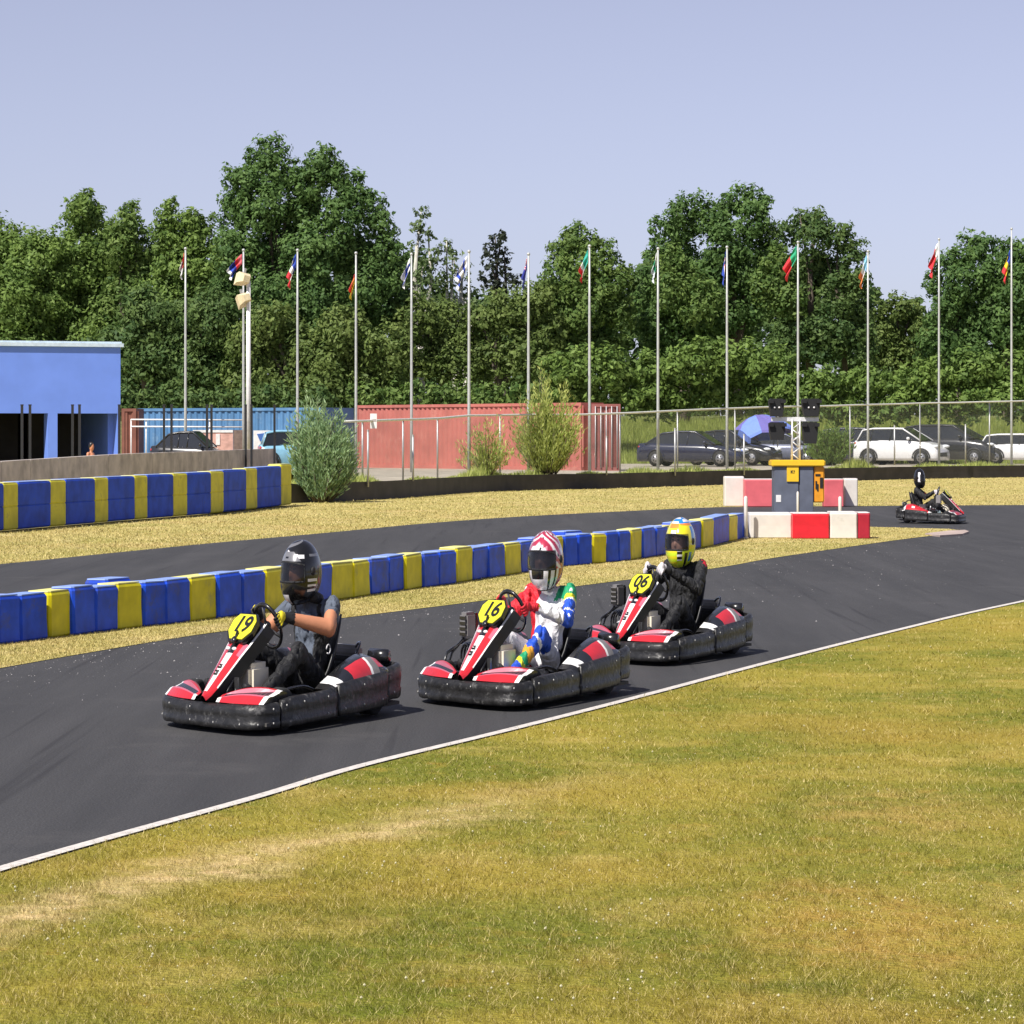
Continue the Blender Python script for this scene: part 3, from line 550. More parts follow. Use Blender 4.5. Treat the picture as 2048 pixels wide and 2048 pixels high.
# ------------------------------------------------------------------ red and white blocks and the signal cabinet
RP = mat('red_plastic', (.62, .012, .025), .4, var=.08, dirt=((.40, .02, .03), 5, .6)); WP = mat('dirty_white_plastic', (.66, .62, .57), .5, var=.06, dirt=((.50, .46, .40), 4, .58)); RPF = mat('faded_red_plastic', (.62, .12, .14), .5, var=.15, scale=3); RIMW = mat('white_rim', (.72, .66, .64), .5)
for (a, b, y0, y1, mt, lab, mt2) in [(1498, 1584.5, 1026, 1077, WP, 'wide white block at the left of the front red and white row', None), (1585, 1659.5, 1026, 1078, RP, 'bright red block in the front red and white row', None), (1660, 1715.5, 1024, 1078, WP, 'white block right of the bright red one in the front row', None), (1716, 1741, 1025, 1078, mat('dark_red_plastic', (.36, .012, .03), .4), 'narrow dark red block closing the right of the front row', None)]:
    A = gp(a, y1); B = gp(b, y1); h = (y1-y0)*A.y/FPX; o = block('plastic_barrier', A, B, .6, h, mt, RIMW); tag(o, lab, 'plastic barrier', 'red and white plastic barriers')
for (a, b, y0, y1, mt, lab) in [(1449, 1488.5, 953, 1013, WP, 'grey white block at the left of the row across the back lane'), (1489, 1549, 958, 1014, RPF, 'faded red block left of the grey cabinet'), (1648, 1688, 958, 1014, RPF, 'faded red block right of the orange cabinet panel'), (1688.5, 1716, 957, 1013, WP, 'white block at the right of the row across the back lane')]:
    A = gp(a, y1); B = gp(b, y1); h = (y1-y0)*A.y/FPX; o = block('plastic_barrier', A, B, .5, h, mt, RIMW); tag(o, lab, 'plastic barrier', 'red and white plastic barriers')
for (x_, y0, y1, lab, w_) in [(1491.5, 992, 1078, 'white post between the blue and white blocks', .03), (1595.5, 983, 1060, 'slim white post in front of the grey cabinet', .022), (1680, 993, 1062, 'short white post behind the front red and white row', .03)]:
    A = gp(x_, y1); h = (y1-y0)*A.y/FPX; m = MB(); m.tube([(0, 0, 0), (0, 0, h*.96), (0, 0, h)], [w_, w_, w_*.5], WP, 8); m.tube([(0, 0, 0.012), (0, 0, .03)], [w_*1.6, w_*1.5], WP, 8); o = m.build('marker_post'); o.location = A; tag(o, lab, 'post', 'white marker posts')
dd = 58.5; X = lambda x: px(x, dd)-px(1588, dd)
cab = thing('signal_trailer', 'grey cabinet with a yellow roof carrying a lattice mast of black signal lights', 'signal trailer', (px(1588, dd), dd, 0))
GREYB = mat('grey_sheet_steel', (.125, .14, .185), .55, .2, var=.15, scale=5); YO = mat('yellow_orange_paint', (.80, .50, .02), .5, var=.08); ORG = mat('orange_paint', (.72, .30, .015), .5, var=.12); BLKM = mat('matt_black', (.01, .01, .011), .6)
m = MB(); zc0 = .14; zc1 = pz(933, dd); m.box(X(1549), X(1597.5), 0, .62, zc0, zc1, GREYB, .012); m.box(X(1599), X(1627), .0, .62, zc0, zc1, GREYB, .012); m.box(X(1596), X(1600), .03, .6, zc0+.02, zc1-.02, BLKM)
m.box(X(1552), X(1562), -.008, .0, pz(1004, dd), pz(990, dd), WH); m.build('cabinet', cab)
m = MB(); m.box(X(1628.5), X(1649), .02, .6, pz(1005, dd), pz(932, dd), ORG, .02); m.box(X(1631), X(1641), .01, .021, pz(952, dd), pz(948, dd), BLKM)
for a, b, c, d2 in ((1631, 1634, 962, 978), (1640, 1646, 955, 976), (1634, 1637, 968, 982)): m.box(X(a), X(b), .008, .021, pz(d2, dd), pz(c, dd), BLKM)
m.build('side_panel', cab)
m = MB(); m.box(X(1543), X(1650), -.06, .68, zc1+.002, pz(920, dd), YO, .02); m.build('roof', cab)
m = MB(); m.box(X(1573.5), X(1597), -.03, -.004, pz(963, dd), pz(932.5, dd), YO); o = m.build('warning_sign', cab)
text_mesh('K?', .085, Matrix.Translation((X(1585), -.034, pz(944, dd))) @ Matrix.Rotation(R(90), 4, 'X'), BLKM, 'lettering', o)
m = MB()
for a in (1555, 1622):
    for yy_ in (.08, .54): m.tube([(X(a), yy_-.04, .07), (X(a), yy_+.04, .07)], .07, BLKM, 12)
m.build('wheel', cab)
ALU = mat('white_lattice', (.74, .74, .74), .4, .2); m = MB(); xm = X(1594); zt = pz(838, dd); z0_ = pz(920, dd)
for dx in (-.075, .075):
    for dy in (.2, .36): m.tube([(xm+dx, dy, z0_), (xm+dx, dy, zt)], .016, ALU, 6)
k = 0; z = z0_
while z < zt-.1:
    s_ = 1 if k % 2 else -1
    for dy in (.2, .36): m.tube([(xm-.075*s_, dy, z), (xm+.075*s_, dy, z+.12)], .010, ALU, 5)
    m.tube([(xm-.075, .2, z), (xm-.075, .36, z+.12)], .009, ALU, 5); z += .12; k += 1
m.build('mast', cab)
m = MB(); m.box(X(1545), X(1640), .22, .32, pz(843, dd), pz(834, dd), ALU, .008); m.build('crossbar', cab)
for (x0, x1, y0, y1) in ((1540, 1570, 797, 833), (1606, 1642, 797, 833), (1540, 1572, 844, 880), (1607, 1638, 844, 887)):
    r2 = MB(); a, b = X(x0), X(x1); zt_, zb_ = pz(y0, dd), pz(y1, dd); w_ = b-a
    r2.prism([(a+.0, zt_-.05), (a+.03, zt_), (b-.03, zt_), (b, zt_-.05), (b-.01, (zt_+zb_)/2), (b-w_*.12, zb_), (a+w_*.12, zb_), (a+.01, (zt_+zb_)/2)], .12, .42, 'y', BLKM)
    r2.box(a-.02, a+.08, .05, .2, zt_-.09, zt_-.02, BLKM); r2.box(b-.08, b+.02, .05, .2, zt_-.09, zt_-.02, BLKM)
    for fx in ((.35, .65) if y0 < 840 else ()): r2.ball((a+w_*fx, .11, (zt_+zb_)/2), .02, WH, 6)
    r2.build('signal_light', cab)

# ------------------------------------------------------------------ cars
GLS = mat('car_glass', (.015, .018, .022), .08, var=.1, spec=.8); TYR = mat('tyre_rubber', (.018, .018, .019), .85); RIM = mat('alloy', (.42, .42, .43), .35, .8); LAMP = mat('headlamp', (.75, .78, .8), .1, coat=.5); TAIL = mat('tail_lamp', (.4, .01, .01), .2)
def car(label, loc, rz, paint, L=4.3, W=1.8, H=1.5, kind='suv', sx=1):
    r = thing('parked_car', label, 'car', loc, 'parked cars behind the fence')
    if kind == 'suv': low = [(-.5, .55, .70), (-.485, .40, .92), (-.40, .36, .95), (.12, .30, .93), (.24, .30, .90), (.38, .32, .82), (.46, .36, .70), (.5, .42, .52)]; cab_ = [(-.455, .62, .01), (-.40, .86, .86), (-.28, .97, .985), (-.05, 1.0, 1.0), (.08, .97, .975), (.30, .62, .01)]
    else: low = [(-.5, .42, .62), (-.48, .34, .74), (-.36, .30, .76), (.1, .28, .72), (.22, .28, .70), (.40, .30, .60), (.48, .34, .50), (.5, .38, .46)]; cab_ = [(-.42, .5, .01), (-.26, .86, .86), (-.12, .985, .985), (.0, 1.0, 1.0), (.06, .97, .98), (.26, .55, .01)]
    hb = H*.62 if kind == 'suv' else H*.64
    m = MB(); rows = []
    bot = .2
    for t, zn, zt in low:
        x = t*L; wk = W/2*(1-.10*abs(t*2)**5); ztop = zt*H*.72 if kind == 'suv' else zt*H*.88
        rows.append([(x, -wk*.9, bot), (x, -wk, bot+.12), (x, -wk*1.0, ztop*.78), (x, -wk*.93, ztop*.97), (x, -wk*.6, ztop), (x, wk*.6, ztop), (x, wk*.93, ztop*.97), (x, wk, ztop*.78), (x, wk, bot+.12), (x, wk*.9, bot)])
    m.loft(rows, paint, closed=True, caps=True); zbelt = (.93*H*.72 if kind == 'suv' else .72*H*.88)
    m.build('body', r)
    # cabin: pillars and roof in paint, glass between
    m = MB(); g = MB(); xs = [c[0]*L for c in cab_]; rw = []
    for (t, a, b) in cab_:
        x = t*L; z = zbelt*.97+(H-zbelt*.97)*b; wk = W/2*.9-(.16*b)
        rw.append([(x, -W/2*.92, zbelt*.96), (x, -wk, z-.05*b), (x, -wk*.8, z), (x, wk*.8, z), (x, wk, z-.05*b), (x, W/2*.92, zbelt*.96)])
    nseg = len(rw)-1
    def pk(i, j):
        if j in (1, 2, 3): return GLS if i in (0, nseg-1) else paint
        return GLS
    m.loft(rw, lambda i, j: paint if j in (1, 2, 3) and i not in (0, nseg-1) else GLS, smooth=False); m.build('cabin_glass', r)
    m = MB()
    for s in (-1, 1):
        pr = [(x_[0][0], s*W/2*.925, zbelt*.96) for x_ in rw]
        path = [(rw[i][4 if s > 0 else 1][0], s*(abs(rw[i][4][1])+.008), rw[i][4][2]) for i in range(len(rw))]
        m.tube(path, .035, paint, 6)
        for i in (2, 3): a = rw[i][4]; m.tube([(a[0]-.05, s*(W/2*.925), zbelt*.95), (a[0], s*(a[1]+.004), a[2])], .03, paint if kind != 'suv' else GLS, 5)
    m.build('roof_frame', r)
    for t in (-.31, .315):
        for s in (-1, 1):
            m = MB(); m.tube([(t*L, s*(W/2-.2), .32), (t*L, s*(W/2+.012), .32)], .33 if kind == 'suv' else .32, TYR, 20); m.tube([(t*L, s*(W/2), .32), (t*L, s*(W/2+.02), .32)], .2, RIM, 10)
            for q_ in range(5): an = q_*2*PI/5; m.box(t*L+math.cos(an)*.1-.03, t*L+math.cos(an)*.1+.03, s*(W/2+.021)-.004, s*(W/2+.021)+.004, .32+math.sin(an)*.1-.03, .32+math.sin(an)*.1+.03, TYR)
            w__ = m.build('wheel', r)
            m = MB(); rr = .38; pts_ = [(t*L+rr*math.cos(a), s*(W/2-.0), .32+rr*math.sin(a)) for a in np.linspace(-.1, PI+.1, 16)]; m.tube(pts_, .035, paint if kind != 'suv' else DKP, 5); m.build('wheel_arch', r)
    for s in (-1, 1):
        zz_ = H*(.50 if kind == 'suv' else .46)
        m = MB(); m.ball((L*.462, s*W*.36, zz_), (.20, .16, .075), LAMP, 8); m.build('headlight', r)
        m = MB(); m.ball((-L*.478, s*W*.39, zz_+.12), (.08, .12, .09), TAIL, 8); m.build('tail_light', r)
        m = MB(); m.ball((L*.17, s*(W/2+.07), zbelt+.06), (.08, .09, .07), paint, 8); m.build('mirror', r)
    m = MB(); m.box(L*.485, L*.5+.012, -W*.27, W*.27, .34, .34+H*.13, DKP, .02); m.build('grille', r)
    bake(r, rz, sx); return r
CWH = mat('white_car_paint', (.74, .74, .74), .25, var=.03, coat=.6); CNV = mat('navy_car_paint', (.018, .022, .045), .22, var=.1, coat=.8); CBK = mat('black_car_paint', (.02, .021, .024), .25, var=.1, coat=.8); CSV = mat('silver_blue_car_paint', (.25, .27, .36), .3, .4, coat=.6); CLB = mat('light_blue_car_paint', (.22, .45, .62), .3, coat=.5)
def cp(x, d): return (px(x, d), d, TZ)
car('white compact off-roader parked side on behind the fence', cp(1803, 128), R(-27), CWH, 3.75, 1.8, 1.60)
car('dark navy saloon nearest the yellow topped cabinet, first from left', cp(1386, 122), R(-20), CNV, 4.7, 1.8, 1.46, 'sedan', .92)
car('second dark saloon half hidden behind the navy one', cp(1462, 126), R(-28), CBK, 4.5, 1.8, 1.5, 'sedan', .9)
car('silver blue car under the blue parasol behind the signal mast', cp(1560, 130), R(-10), CSV, 4.2, 1.8, 1.35, 'suv', .9)
car('black people carrier behind the white car', cp(1900, 132), R(-28), CBK, 4.7, 1.9, 1.75, 'suv', .95)
car('dark car peeping out left of the white one', cp(1722, 133), R(-20), CNV, 4.2, 1.8, 1.62, 'suv', .9)
car('white car cut off by the right edge of the photo', cp(2052, 131), R(-12), CWH, 4.2, 1.8, 1.35, 'suv', 1)
car('black hatchback whose roof shows above the concrete wall', cp(385, 101), R(-8), CBK, 4.3, 1.8, 1.42, 'sedan', .62)
car('light blue car between the concrete wall and the grey green bush', cp(590, 99), R(12), CLB, 4.0, 1.7, 1.45, 'suv', .6)
# blue parasol
PB = mat('parasol_blue', (.16, .26, .72), .8, var=.05); PB2 = mat('parasol_purple', (.15, .13, .42), .8, var=.05)
dd = 127; r = thing('parasol', 'open blue parasol leaning behind the left signal lights', 'parasol', (px(1536, dd), dd, TZ)); m = MB(); rows = []
for i, (rr, z) in enumerate([(.02, 2.20), (.45, 2.10), (.95, 1.82), (1.40, 1.32), (1.42, 1.20)]): rows.append([(rr*math.cos(a), rr*math.sin(a)*.9, z+.04*math.cos(a*8)*rr) for a in np.linspace(0, 2*PI, 33)[:-1]])
m.M = Matrix.Rotation(R(-14), 4, 'Y') @ Matrix.Rotation(R(-8), 4, 'X'); m.loft(rows, lambda i, j: PB if (j//4) % 2 else PB2, closed=True, smooth=False); m.build('canopy', r)
m = MB(); m.tube([(0.4, 0, 0), (.42, 0, 2.1)], .03, GALV, 6); m.build('pole', r)
# ------------------------------------------------------------------ foliage
def leafm(name, c1, c2, tr=.42):
    m = bpy.data.materials.new(name); m.use_nodes = True; n = m.node_tree; b = n.nodes['Principled BSDF']; b.inputs['Roughness'].default_value = .6; b.inputs['Specular IOR Level'].default_value = .25
    a = n.nodes.new('ShaderNodeAttribute'); a.attribute_name = 'tint'; r = n.nodes.new('ShaderNodeValToRGB'); r.color_ramp.elements[0].color = (*c1, 1); r.color_ramp.elements[1].color = (*c2, 1)
    n.links.new(a.outputs['Fac'], r.inputs[0]); n.links.new(r.outputs[0], b.inputs['Base Color'])
    t = n.nodes.new('ShaderNodeBsdfTranslucent'); n.links.new(r.outputs[0], t.inputs[0]); mx = n.nodes.new('ShaderNodeMixShader'); mx.inputs[0].default_value = tr
    n.links.new(b.outputs[0], mx.inputs[1]); n.links.new(t.outputs[0], mx.inputs[2]); n.links.new(mx.outputs[0], n.nodes['Material Output'].inputs[0]); return m
LF = {'deep': leafm('leaf_deep', (0.062, 0.129, 0.037), (0.164, 0.268, 0.076)), 'dark': leafm('leaf_dark', (0.057, 0.115, 0.036), (0.164, 0.242, 0.070)), 'light': leafm('leaf_light', (0.099, 0.174, 0.039), (0.244, 0.349, 0.083)),
      'olive': leafm('leaf_olive', (0.080, 0.133, 0.031), (0.234, 0.304, 0.087)), 'mid': leafm('leaf_mid', (0.077, 0.150, 0.037), (0.221, 0.312, 0.081)), 'silver': leafm('leaf_silver', (0.159, 0.260, 0.120), (0.439, 0.585, 0.312)), 'birch': leafm('leaf_birch', (0.085, 0.130, 0.048), (0.244, 0.325, 0.144)), 'straw': leafm('leaf_straw', (0.232, 0.299, 0.060), (0.610, 0.650, 0.216)), 'maroon': leafm('leaf_maroon', (0.030, 0.039, 0.030), (0.073, 0.091, 0.054))}
BARK = mat('bark', (.10, .08, .06), .9, var=.3, scale=5); BARKW = mat('pale_bark', (.5, .48, .42), .8, var=.2, scale=5)
def rdir(n):
    v = RNG.normal(size=(n, 3)); return v/np.linalg.norm(v, axis=1)[:, None]
def crown_cards(blobs, D, size, dens, sub=26, drop=0., seed=0):
    """blobs: (x px, y px, r px) -> leaf quads spread through clumps on each lobe"""
    V = []; T = []
    for (bx, by, br) in blobs:
        r = br*D/FPX; dy = RNG.uniform(-.6, .6)*r*1.3; c = np.array([px(bx, D), D+dy, pz(by, D)])
        ns = int(sub*(1+r)); dirs = rdir(ns); dirs[:, 1] = -np.abs(dirs[:, 1])*.9 + dirs[:, 1]*.35; dirs /= np.linalg.norm(dirs, axis=1)[:, None]
        rad = r*RNG.uniform(.35, 1.04, ns)[:, None]; sc = c+dirs*rad*np.array([[1, .9, 1]])
        sr = r*RNG.uniform(.18, .40, ns)
        for q in range(ns):
            k = max(6, int(dens*(sr[q]/.6)**2*60)); u = rdir(k); rr = sr[q]*RNG.uniform(.25, 1.12, k)[:, None]; p = sc[q]+u*rr
            nrm = u*.7+dirs[q]*.6+rdir(k)*.75; nrm[:, 2] += .25; nrm /= np.linalg.norm(nrm, axis=1)[:, None]
            a = np.cross(nrm, rdir(k)); a /= np.linalg.norm(a, axis=1)[:, None]; b = np.cross(nrm, a)
            s = size*RNG.uniform(.55, 1.35, k)[:, None]; a = a*s; b = b*s*.55
            V.append(np.stack([p-a, p-b*.9, p+a, p+b*.9], 1)); T.append(np.clip(RNG.uniform(.15, .85)+RNG.normal(0, .16, k), 0, 1))
    return np.concatenate(V), np.concatenate(T)
TREES = 'trees beyond the car park'
def tree(name, label, D, blobs, leaf, trunks, size=.122, dens=1.4, sub=30, bark=BARK, base=2.4, cat='tree', gr=TREES, limbs=True):
    cx = sum(b[0] for b in blobs)/len(blobs); o3 = Vector((px(cx, D), D, base)); r = thing(name, label, cat, o3, gr)
    V, T = crown_cards(blobs, D, size, dens, sub); V -= np.array(o3); quads_object('crown', V, LF[leaf], T, r)
    m = MB()
    for tx in trunks:
        tops = sorted(blobs, key=lambda b: abs(b[0]-tx))[:5]; b0 = Vector((px(tx, D), D, base-.6)); fork = Vector((px(tx, D)+random.uniform(-.3, .3), D, base+max(1.2, (pz(max(t[1] for t in tops), D)-base)*.5)))
        m.tube([b0-o3, fork-o3], [.26, .19], bark, 7)
        if limbs:
            for t in tops:
                e = Vector((px(t[0], D), D, pz(t[1]-t[2]*.5, D))); mid = fork.lerp(e, .5)+Vector((random.uniform(-.4, .4), 0, random.uniform(0, .5))); m.tube([fork-o3, mid-o3, e-o3], [.14, .09, .03], bark, 6)
    m.build('trunk', r); return r
tree('broadleaf_tree', 'pale green bushy tree filling the far left edge', 150, [(-70, 520, 70), (-20, 500, 62), (30, 505, 58), (70, 525, 55), (-40, 600, 80), (20, 610, 75), (80, 610, 65), (-80, 690, 80), (0, 680, 75), (60, 700, 70), (110, 560, 45), (105, 500, 40)], 'light', [-10, 60])
tree('broadleaf_tree', 'mid green tree with the highest tip left of the tall one', 152, [(170, 398, 22), (160, 420, 30), (182, 425, 28), (148, 460, 40), (190, 455, 45), (160, 530, 60), (215, 530, 50), (140, 600, 60), (200, 610, 60), (170, 680, 70), (120, 690, 55)], 'light', [170])
tree('broadleaf_tree', 'rounded tree above the right end of the blue building', 150, [(262, 425, 26), (255, 455, 34), (240, 490, 42), (285, 500, 45), (265, 560, 55), (225, 620, 60), (290, 630, 55), (255, 700, 60)], 'mid', [262])
tree('broadleaf_tree', 'slim pointed light tree left of the tallest crown', 149, [(340, 415, 20), (336, 440, 28), (332, 475, 38), (365, 490, 42), (400, 470, 44), (350, 540, 55), (410, 545, 52), (385, 445, 32), (330, 610, 60), (400, 620, 60)], 'light', [345, 400])
tree('tall_broadleaf_tree', 'tallest deep green tree with a broad many tipped crown', 144, [(546, 305, 36), (512, 325, 34), (490, 365, 44), (540, 355, 44), (585, 350, 34), (644, 330, 40), (620, 375, 44), (668, 360, 38), (705, 385, 40), (740, 415, 36), (690, 430, 52), (760, 450, 36), (478, 420, 44), (530, 420, 56), (600, 430, 64), (462, 470, 36), (480, 510, 56), (550, 510, 66), (630, 515, 66), (700, 500, 58), (765, 500, 40), (785, 550, 38), (740, 570, 55), (480, 590, 60), (560, 600, 70), (640, 610, 70), (710, 640, 60), (775, 620, 45)], 'deep', [560, 640], sub=30)
tree('broadleaf_tree', 'dark green tree standing low in front of the pale left trees', 141, [(300, 640, 65), (370, 650, 65), (430, 640, 60), (265, 700, 62), (330, 720, 66), (400, 730, 66), (450, 700, 50), (270, 770, 55), (340, 790, 60), (420, 790, 58), (210, 690, 40)], 'dark', [300, 400])
tree('broadleaf_tree', 'dark olive mass of leaves under the tallest tree', 139, [(510, 680, 60), (580, 700, 66), (650, 720, 66), (720, 720, 60), (780, 700, 52), (500, 760, 58), (570, 780, 58), (640, 790, 58), (710, 790, 56), (775, 780, 50), (540, 640, 45), (690, 660, 50)], 'olive', [580, 700])
tree('birch_tree', 'thin airy birch with pale drooping twigs right of the tallest tree', 150, [(843, 425, 18), (838, 455, 20), (856, 470, 18), (832, 500, 22), (866, 510, 22), (846, 545, 26), (880, 555, 24), (820, 560, 22), (862, 595, 30)], 'birch', [845], dens=.55, sub=12, bark=BARKW)
tree('birch_tree', 'second ragged pale birch behind the striped flag', 151, [(893, 492, 20), (905, 520, 24), (925, 550, 24), (900, 560, 26), (938, 585, 26), (912, 600, 28), (950, 620, 26)], 'birch', [915, 935], dens=.6, sub=12, bark=BARKW)
tree('small_dark_tree', 'small dark ragged tree with a reddish cast in the dip of the treeline', 150, [(990, 483, 20), (1004, 472, 12), (978, 505, 20), (1008, 515, 24), (985, 535, 26), (1015, 545, 20), (1032, 560, 16), (972, 560, 20), (1000, 570, 26)], 'maroon', [998], dens=.8, sub=14)
tree('broadleaf_tree', 'low olive green trees behind the red container', 145, [(830, 640, 48), (890, 650, 52), (950, 650, 52), (1010, 630, 52), (1060, 610, 46), (1090, 660, 52), (840, 710, 55), (910, 720, 56), (980, 720, 56), (1040, 710, 52), (1085, 590, 34), (1100, 740, 40)], 'olive', [880, 1010])
tree('broadleaf_tree', 'domed mid green tree behind the teal and red flag', 147, [(1150, 478, 34), (1130, 500, 34), (1175, 495, 34), (1205, 520, 38), (1120, 545, 44), (1170, 550, 50), (1225, 565, 42), (1110, 610, 50), (1170, 620, 55), (1235, 625, 42), (1250, 545, 22), (1135, 680, 55), (1200, 690, 55)], 'mid', [1165])
tree('broadleaf_tree', 'large dark round tree right of the gap of sky, double topped', 149, [(1355, 428, 34), (1395, 412, 34), (1330, 460, 34), (1318, 505, 32), (1375, 460, 44), (1425, 450, 40), (1455, 415, 30), (1490, 400, 34), (1520, 410, 28), (1500, 445, 42), (1525, 470, 36), (1450, 490, 52), (1370, 525, 55), (1315, 560, 40), (1510, 530, 56), (1430, 560, 60), (1340, 610, 58), (1290, 600, 30), (1500, 610, 62), (1420, 640, 64), (1340, 680, 58), (1300, 655, 40)], 'deep', [1360, 1480], sub=28)
tree('broadleaf_tree', 'lighter green tree in front of the double topped one', 146, [(1345, 520, 34), (1375, 560, 42), (1340, 585, 40), (1400, 610, 46), (1560, 520, 36), (1545, 570, 44), (1580, 600, 42)], 'mid', [1370, 1560], limbs=False)
tree('broadleaf_tree', 'broad dark tree sloping down right behind the green and red flag', 148, [(1600, 446, 30), (1635, 440, 28), (1570, 470, 32), (1625, 480, 42), (1675, 475, 32), (1700, 510, 34), (1650, 530, 48), (1590, 535, 46), (1712, 560, 34), (1680, 590, 50), (1610, 600, 56), (1725, 620, 28), (1700, 660, 45), (1640, 670, 58), (1570, 680, 50), (1720, 700, 35)], 'dark', [1620, 1680], sub=28)
tree('broadleaf_tree', 'low trees in the dip left of the far right group', 156, [(1760, 622, 24), (1790, 615, 30), (1825, 625, 28), (1765, 665, 34), (1810, 670, 36), (1850, 660, 34), (1745, 700, 32), (1790, 720, 36), (1840, 715, 36)], 'olive', [1800])
tree('broadleaf_tree', 'dense green trees at the far right edge', 147, [(1893, 535, 34), (1870, 570, 30), (1925, 520, 36), (1950, 488, 32), (1975, 500, 34), (2015, 515, 38), (2060, 520, 45), (1920, 570, 45), (1980, 560, 52), (2040, 580, 55), (1880, 625, 42), (1940, 640, 55), (2010, 650, 58), (2080, 640, 60), (1870, 685, 44), (1930, 710, 52), (2000, 720, 55), (2070, 720, 55)], 'deep', [1920, 2010], sub=28)
# the wood behind, read as one mass
BW_ = []
for x_ in range(-60, 2140, 46):
    top = np.interp(x_, [0, 450, 800, 850, 1000, 1060, 1250, 1310, 1700, 1760, 1860, 2048], [520, 520, 520, 600, 625, 600, 600, 540, 560, 660, 640, 560])
    y_ = top
    while y_ < 850: BW_.append((x_+random.uniform(-12, 12), y_+random.uniform(-10, 10), random.uniform(36, 46))); y_ += 52
V, T = crown_cards(BW_, 172, .26, .42, 20); wo = quads_object('wood', V, LF['dark'], T); tag(wo, 'darker wood filling in behind the front row of trees', 'woodland', kind='stuff')
for k, (lab, D, bl, leaf) in enumerate([('olive hedge showing over the red container', 138, [(700+i*45, 795+random.uniform(-6, 6), 34) for i in range(9)], 'mid'),
    ('grey green shrub between the red container and the pale pole', 136, [(1120, 740, 40), (1160, 725, 42), (1205, 735, 44), (1240, 760, 40), (1130, 785, 40), (1180, 785, 40), (1255, 800, 38), (1100, 790, 30)], 'light'),
    ('wide rounded green shrub behind the dark saloons', 137, [(1300, 745, 42), (1350, 728, 44), (1400, 722, 44), (1450, 718, 46), (1500, 722, 46), (1555, 735, 46), (1290, 800, 42), (1350, 790, 46), (1420, 785, 46), (1490, 785, 48), (1560, 790, 44)], 'light'),
    ('bright yellow green shrubs behind the signal lights', 137, [(1610, 775, 34), (1650, 765, 34), (1700, 770, 36), (1745, 762, 36), (1790, 770, 36), (1835, 760, 38), (1620, 815, 36), (1680, 815, 36), (1740, 815, 38), (1800, 812, 38)], 'light'),
    ('green shrubs below the far right trees', 137, [(1880, 755, 42), (1930, 745, 44), (1980, 750, 44), (2040, 745, 46), (2090, 750, 46), (1870, 805, 38), (1930, 805, 40), (2000, 805, 42), (2070, 805, 42)], 'light'),
    ('dark low shrubs behind the blue container', 135, [(250+i*48, 800+random.uniform(-8, 8), 34) for i in range(9)], 'dark')]):
    tree('shrub', lab, D, bl, leaf, [], base=2.0 if D < 136 else 1.6, cat='shrub', gr='shrubs at the foot of the trees', size=.13)
# grassy growth on the slope behind the cars: drooping blades
N = 60000; X_ = RNG.uniform(-5, 30, N); Y_ = RNG.uniform(133.5, 147, N); Z_ = np.interp(Y_, [134, 138, 142, 147], [TZ-.05, .9, 1.7, 2.3])
n = N; a = RNG.uniform(0, 2*PI, n); u = np.stack([np.cos(a), np.sin(a)*.3, np.zeros(n)], 1)*.03; P = np.stack([X_, Y_, Z_], 1); h = RNG.uniform(.15, .55, n); tip = P+np.stack([RNG.normal(0, .12, n), RNG.normal(0, .1, n)-.05, h], 1)
tag(quads_object('long_grass', np.stack([P-u, P+u, tip], 1), LF['straw'], RNG.random(n)*.6, corners=3), 'rough green grass on the slope behind the parked cars', 'grass', kind='stuff')

def spray_bush(label, base, w, h, leaf, nst, ln, lw, depth=.7, up=.9, dens=26, leaf2=None, name='willow_bush'):
    r = thing(name, label, 'bush', base, 'loose bushes along the black barrier'); V = []; T = []; m = MB()
    for s in range(nst):
        a = random.uniform(0, 2*PI); rad = random.random()**.7; lob = 1+.28*noise.noise((math.cos(a)*1.7, math.sin(a)*1.7, base[0]))+.12*random.uniform(-1, 1); ex = math.cos(a)*rad*w/2*lob; ey = math.sin(a)*rad*w/2*depth; top = h*(random.uniform(.35, .82) if random.random() < .86 else random.uniform(.82, 1.05))*(1-.30*rad*rad)*(1+.25*noise.noise((ex*2.1, 4, base[0])))
        P0 = np.array([ex*.25, ey*.25, 0]); P1 = np.array([ex*.8, ey*.8, top*.55]); P2 = np.array([ex*1.05, ey*1.05, top])
        k = int(dens*(.5+.6*top/h)); t = np.sort(RNG.uniform(.05, 1, k)**.85)[:, None]; p = (1-t)**2*P0+2*t*(1-t)*P1+t*t*P2+RNG.normal(0, .035, (k, 3))
        dr = rdir(k)*.65; dr[:, 2] = np.abs(dr[:, 2])*.6+up*.75; dr += np.stack([np.full(k, ex), np.full(k, ey), np.zeros(k)], 1)*.5; dr /= np.linalg.norm(dr, axis=1)[:, None]
        sd = np.cross(dr, rdir(k)); sd /= np.linalg.norm(sd, axis=1)[:, None]; L_ = ln*RNG.uniform(.6, 1.3, k)[:, None]; q = sd*lw*.5
        V.append(np.stack([p, p+dr*L_*.45+q, p+dr*L_, p+dr*L_*.45-q], 1)); T.append(np.clip(random.uniform(.1, .9)+RNG.normal(0, .15, k), 0, 1))
        if s % 6 == 0: m.tube([tuple(P0), tuple(P1*.9), tuple(P2*.96)], [.018, .012, .004], BARK, 4)
    quads_object('foliage', np.concatenate(V), LF[leaf], np.concatenate(T), r); m.build('stems', r); return r
b = gp(643, 1003); spray_bush('feathery grey green willow bush at the end of the tall barrier', b, 1.7, 2.75, 'silver', 600, .17, .035, up=.8, dens=36)
dd = dist_at(1095, .6); spray_bush('tall wispy yellow green bush in front of the red container', (px(1095, dd), dd, TZ), 2.3, 3.1, 'straw', 430, .17, .035, up=1.1, dens=34)
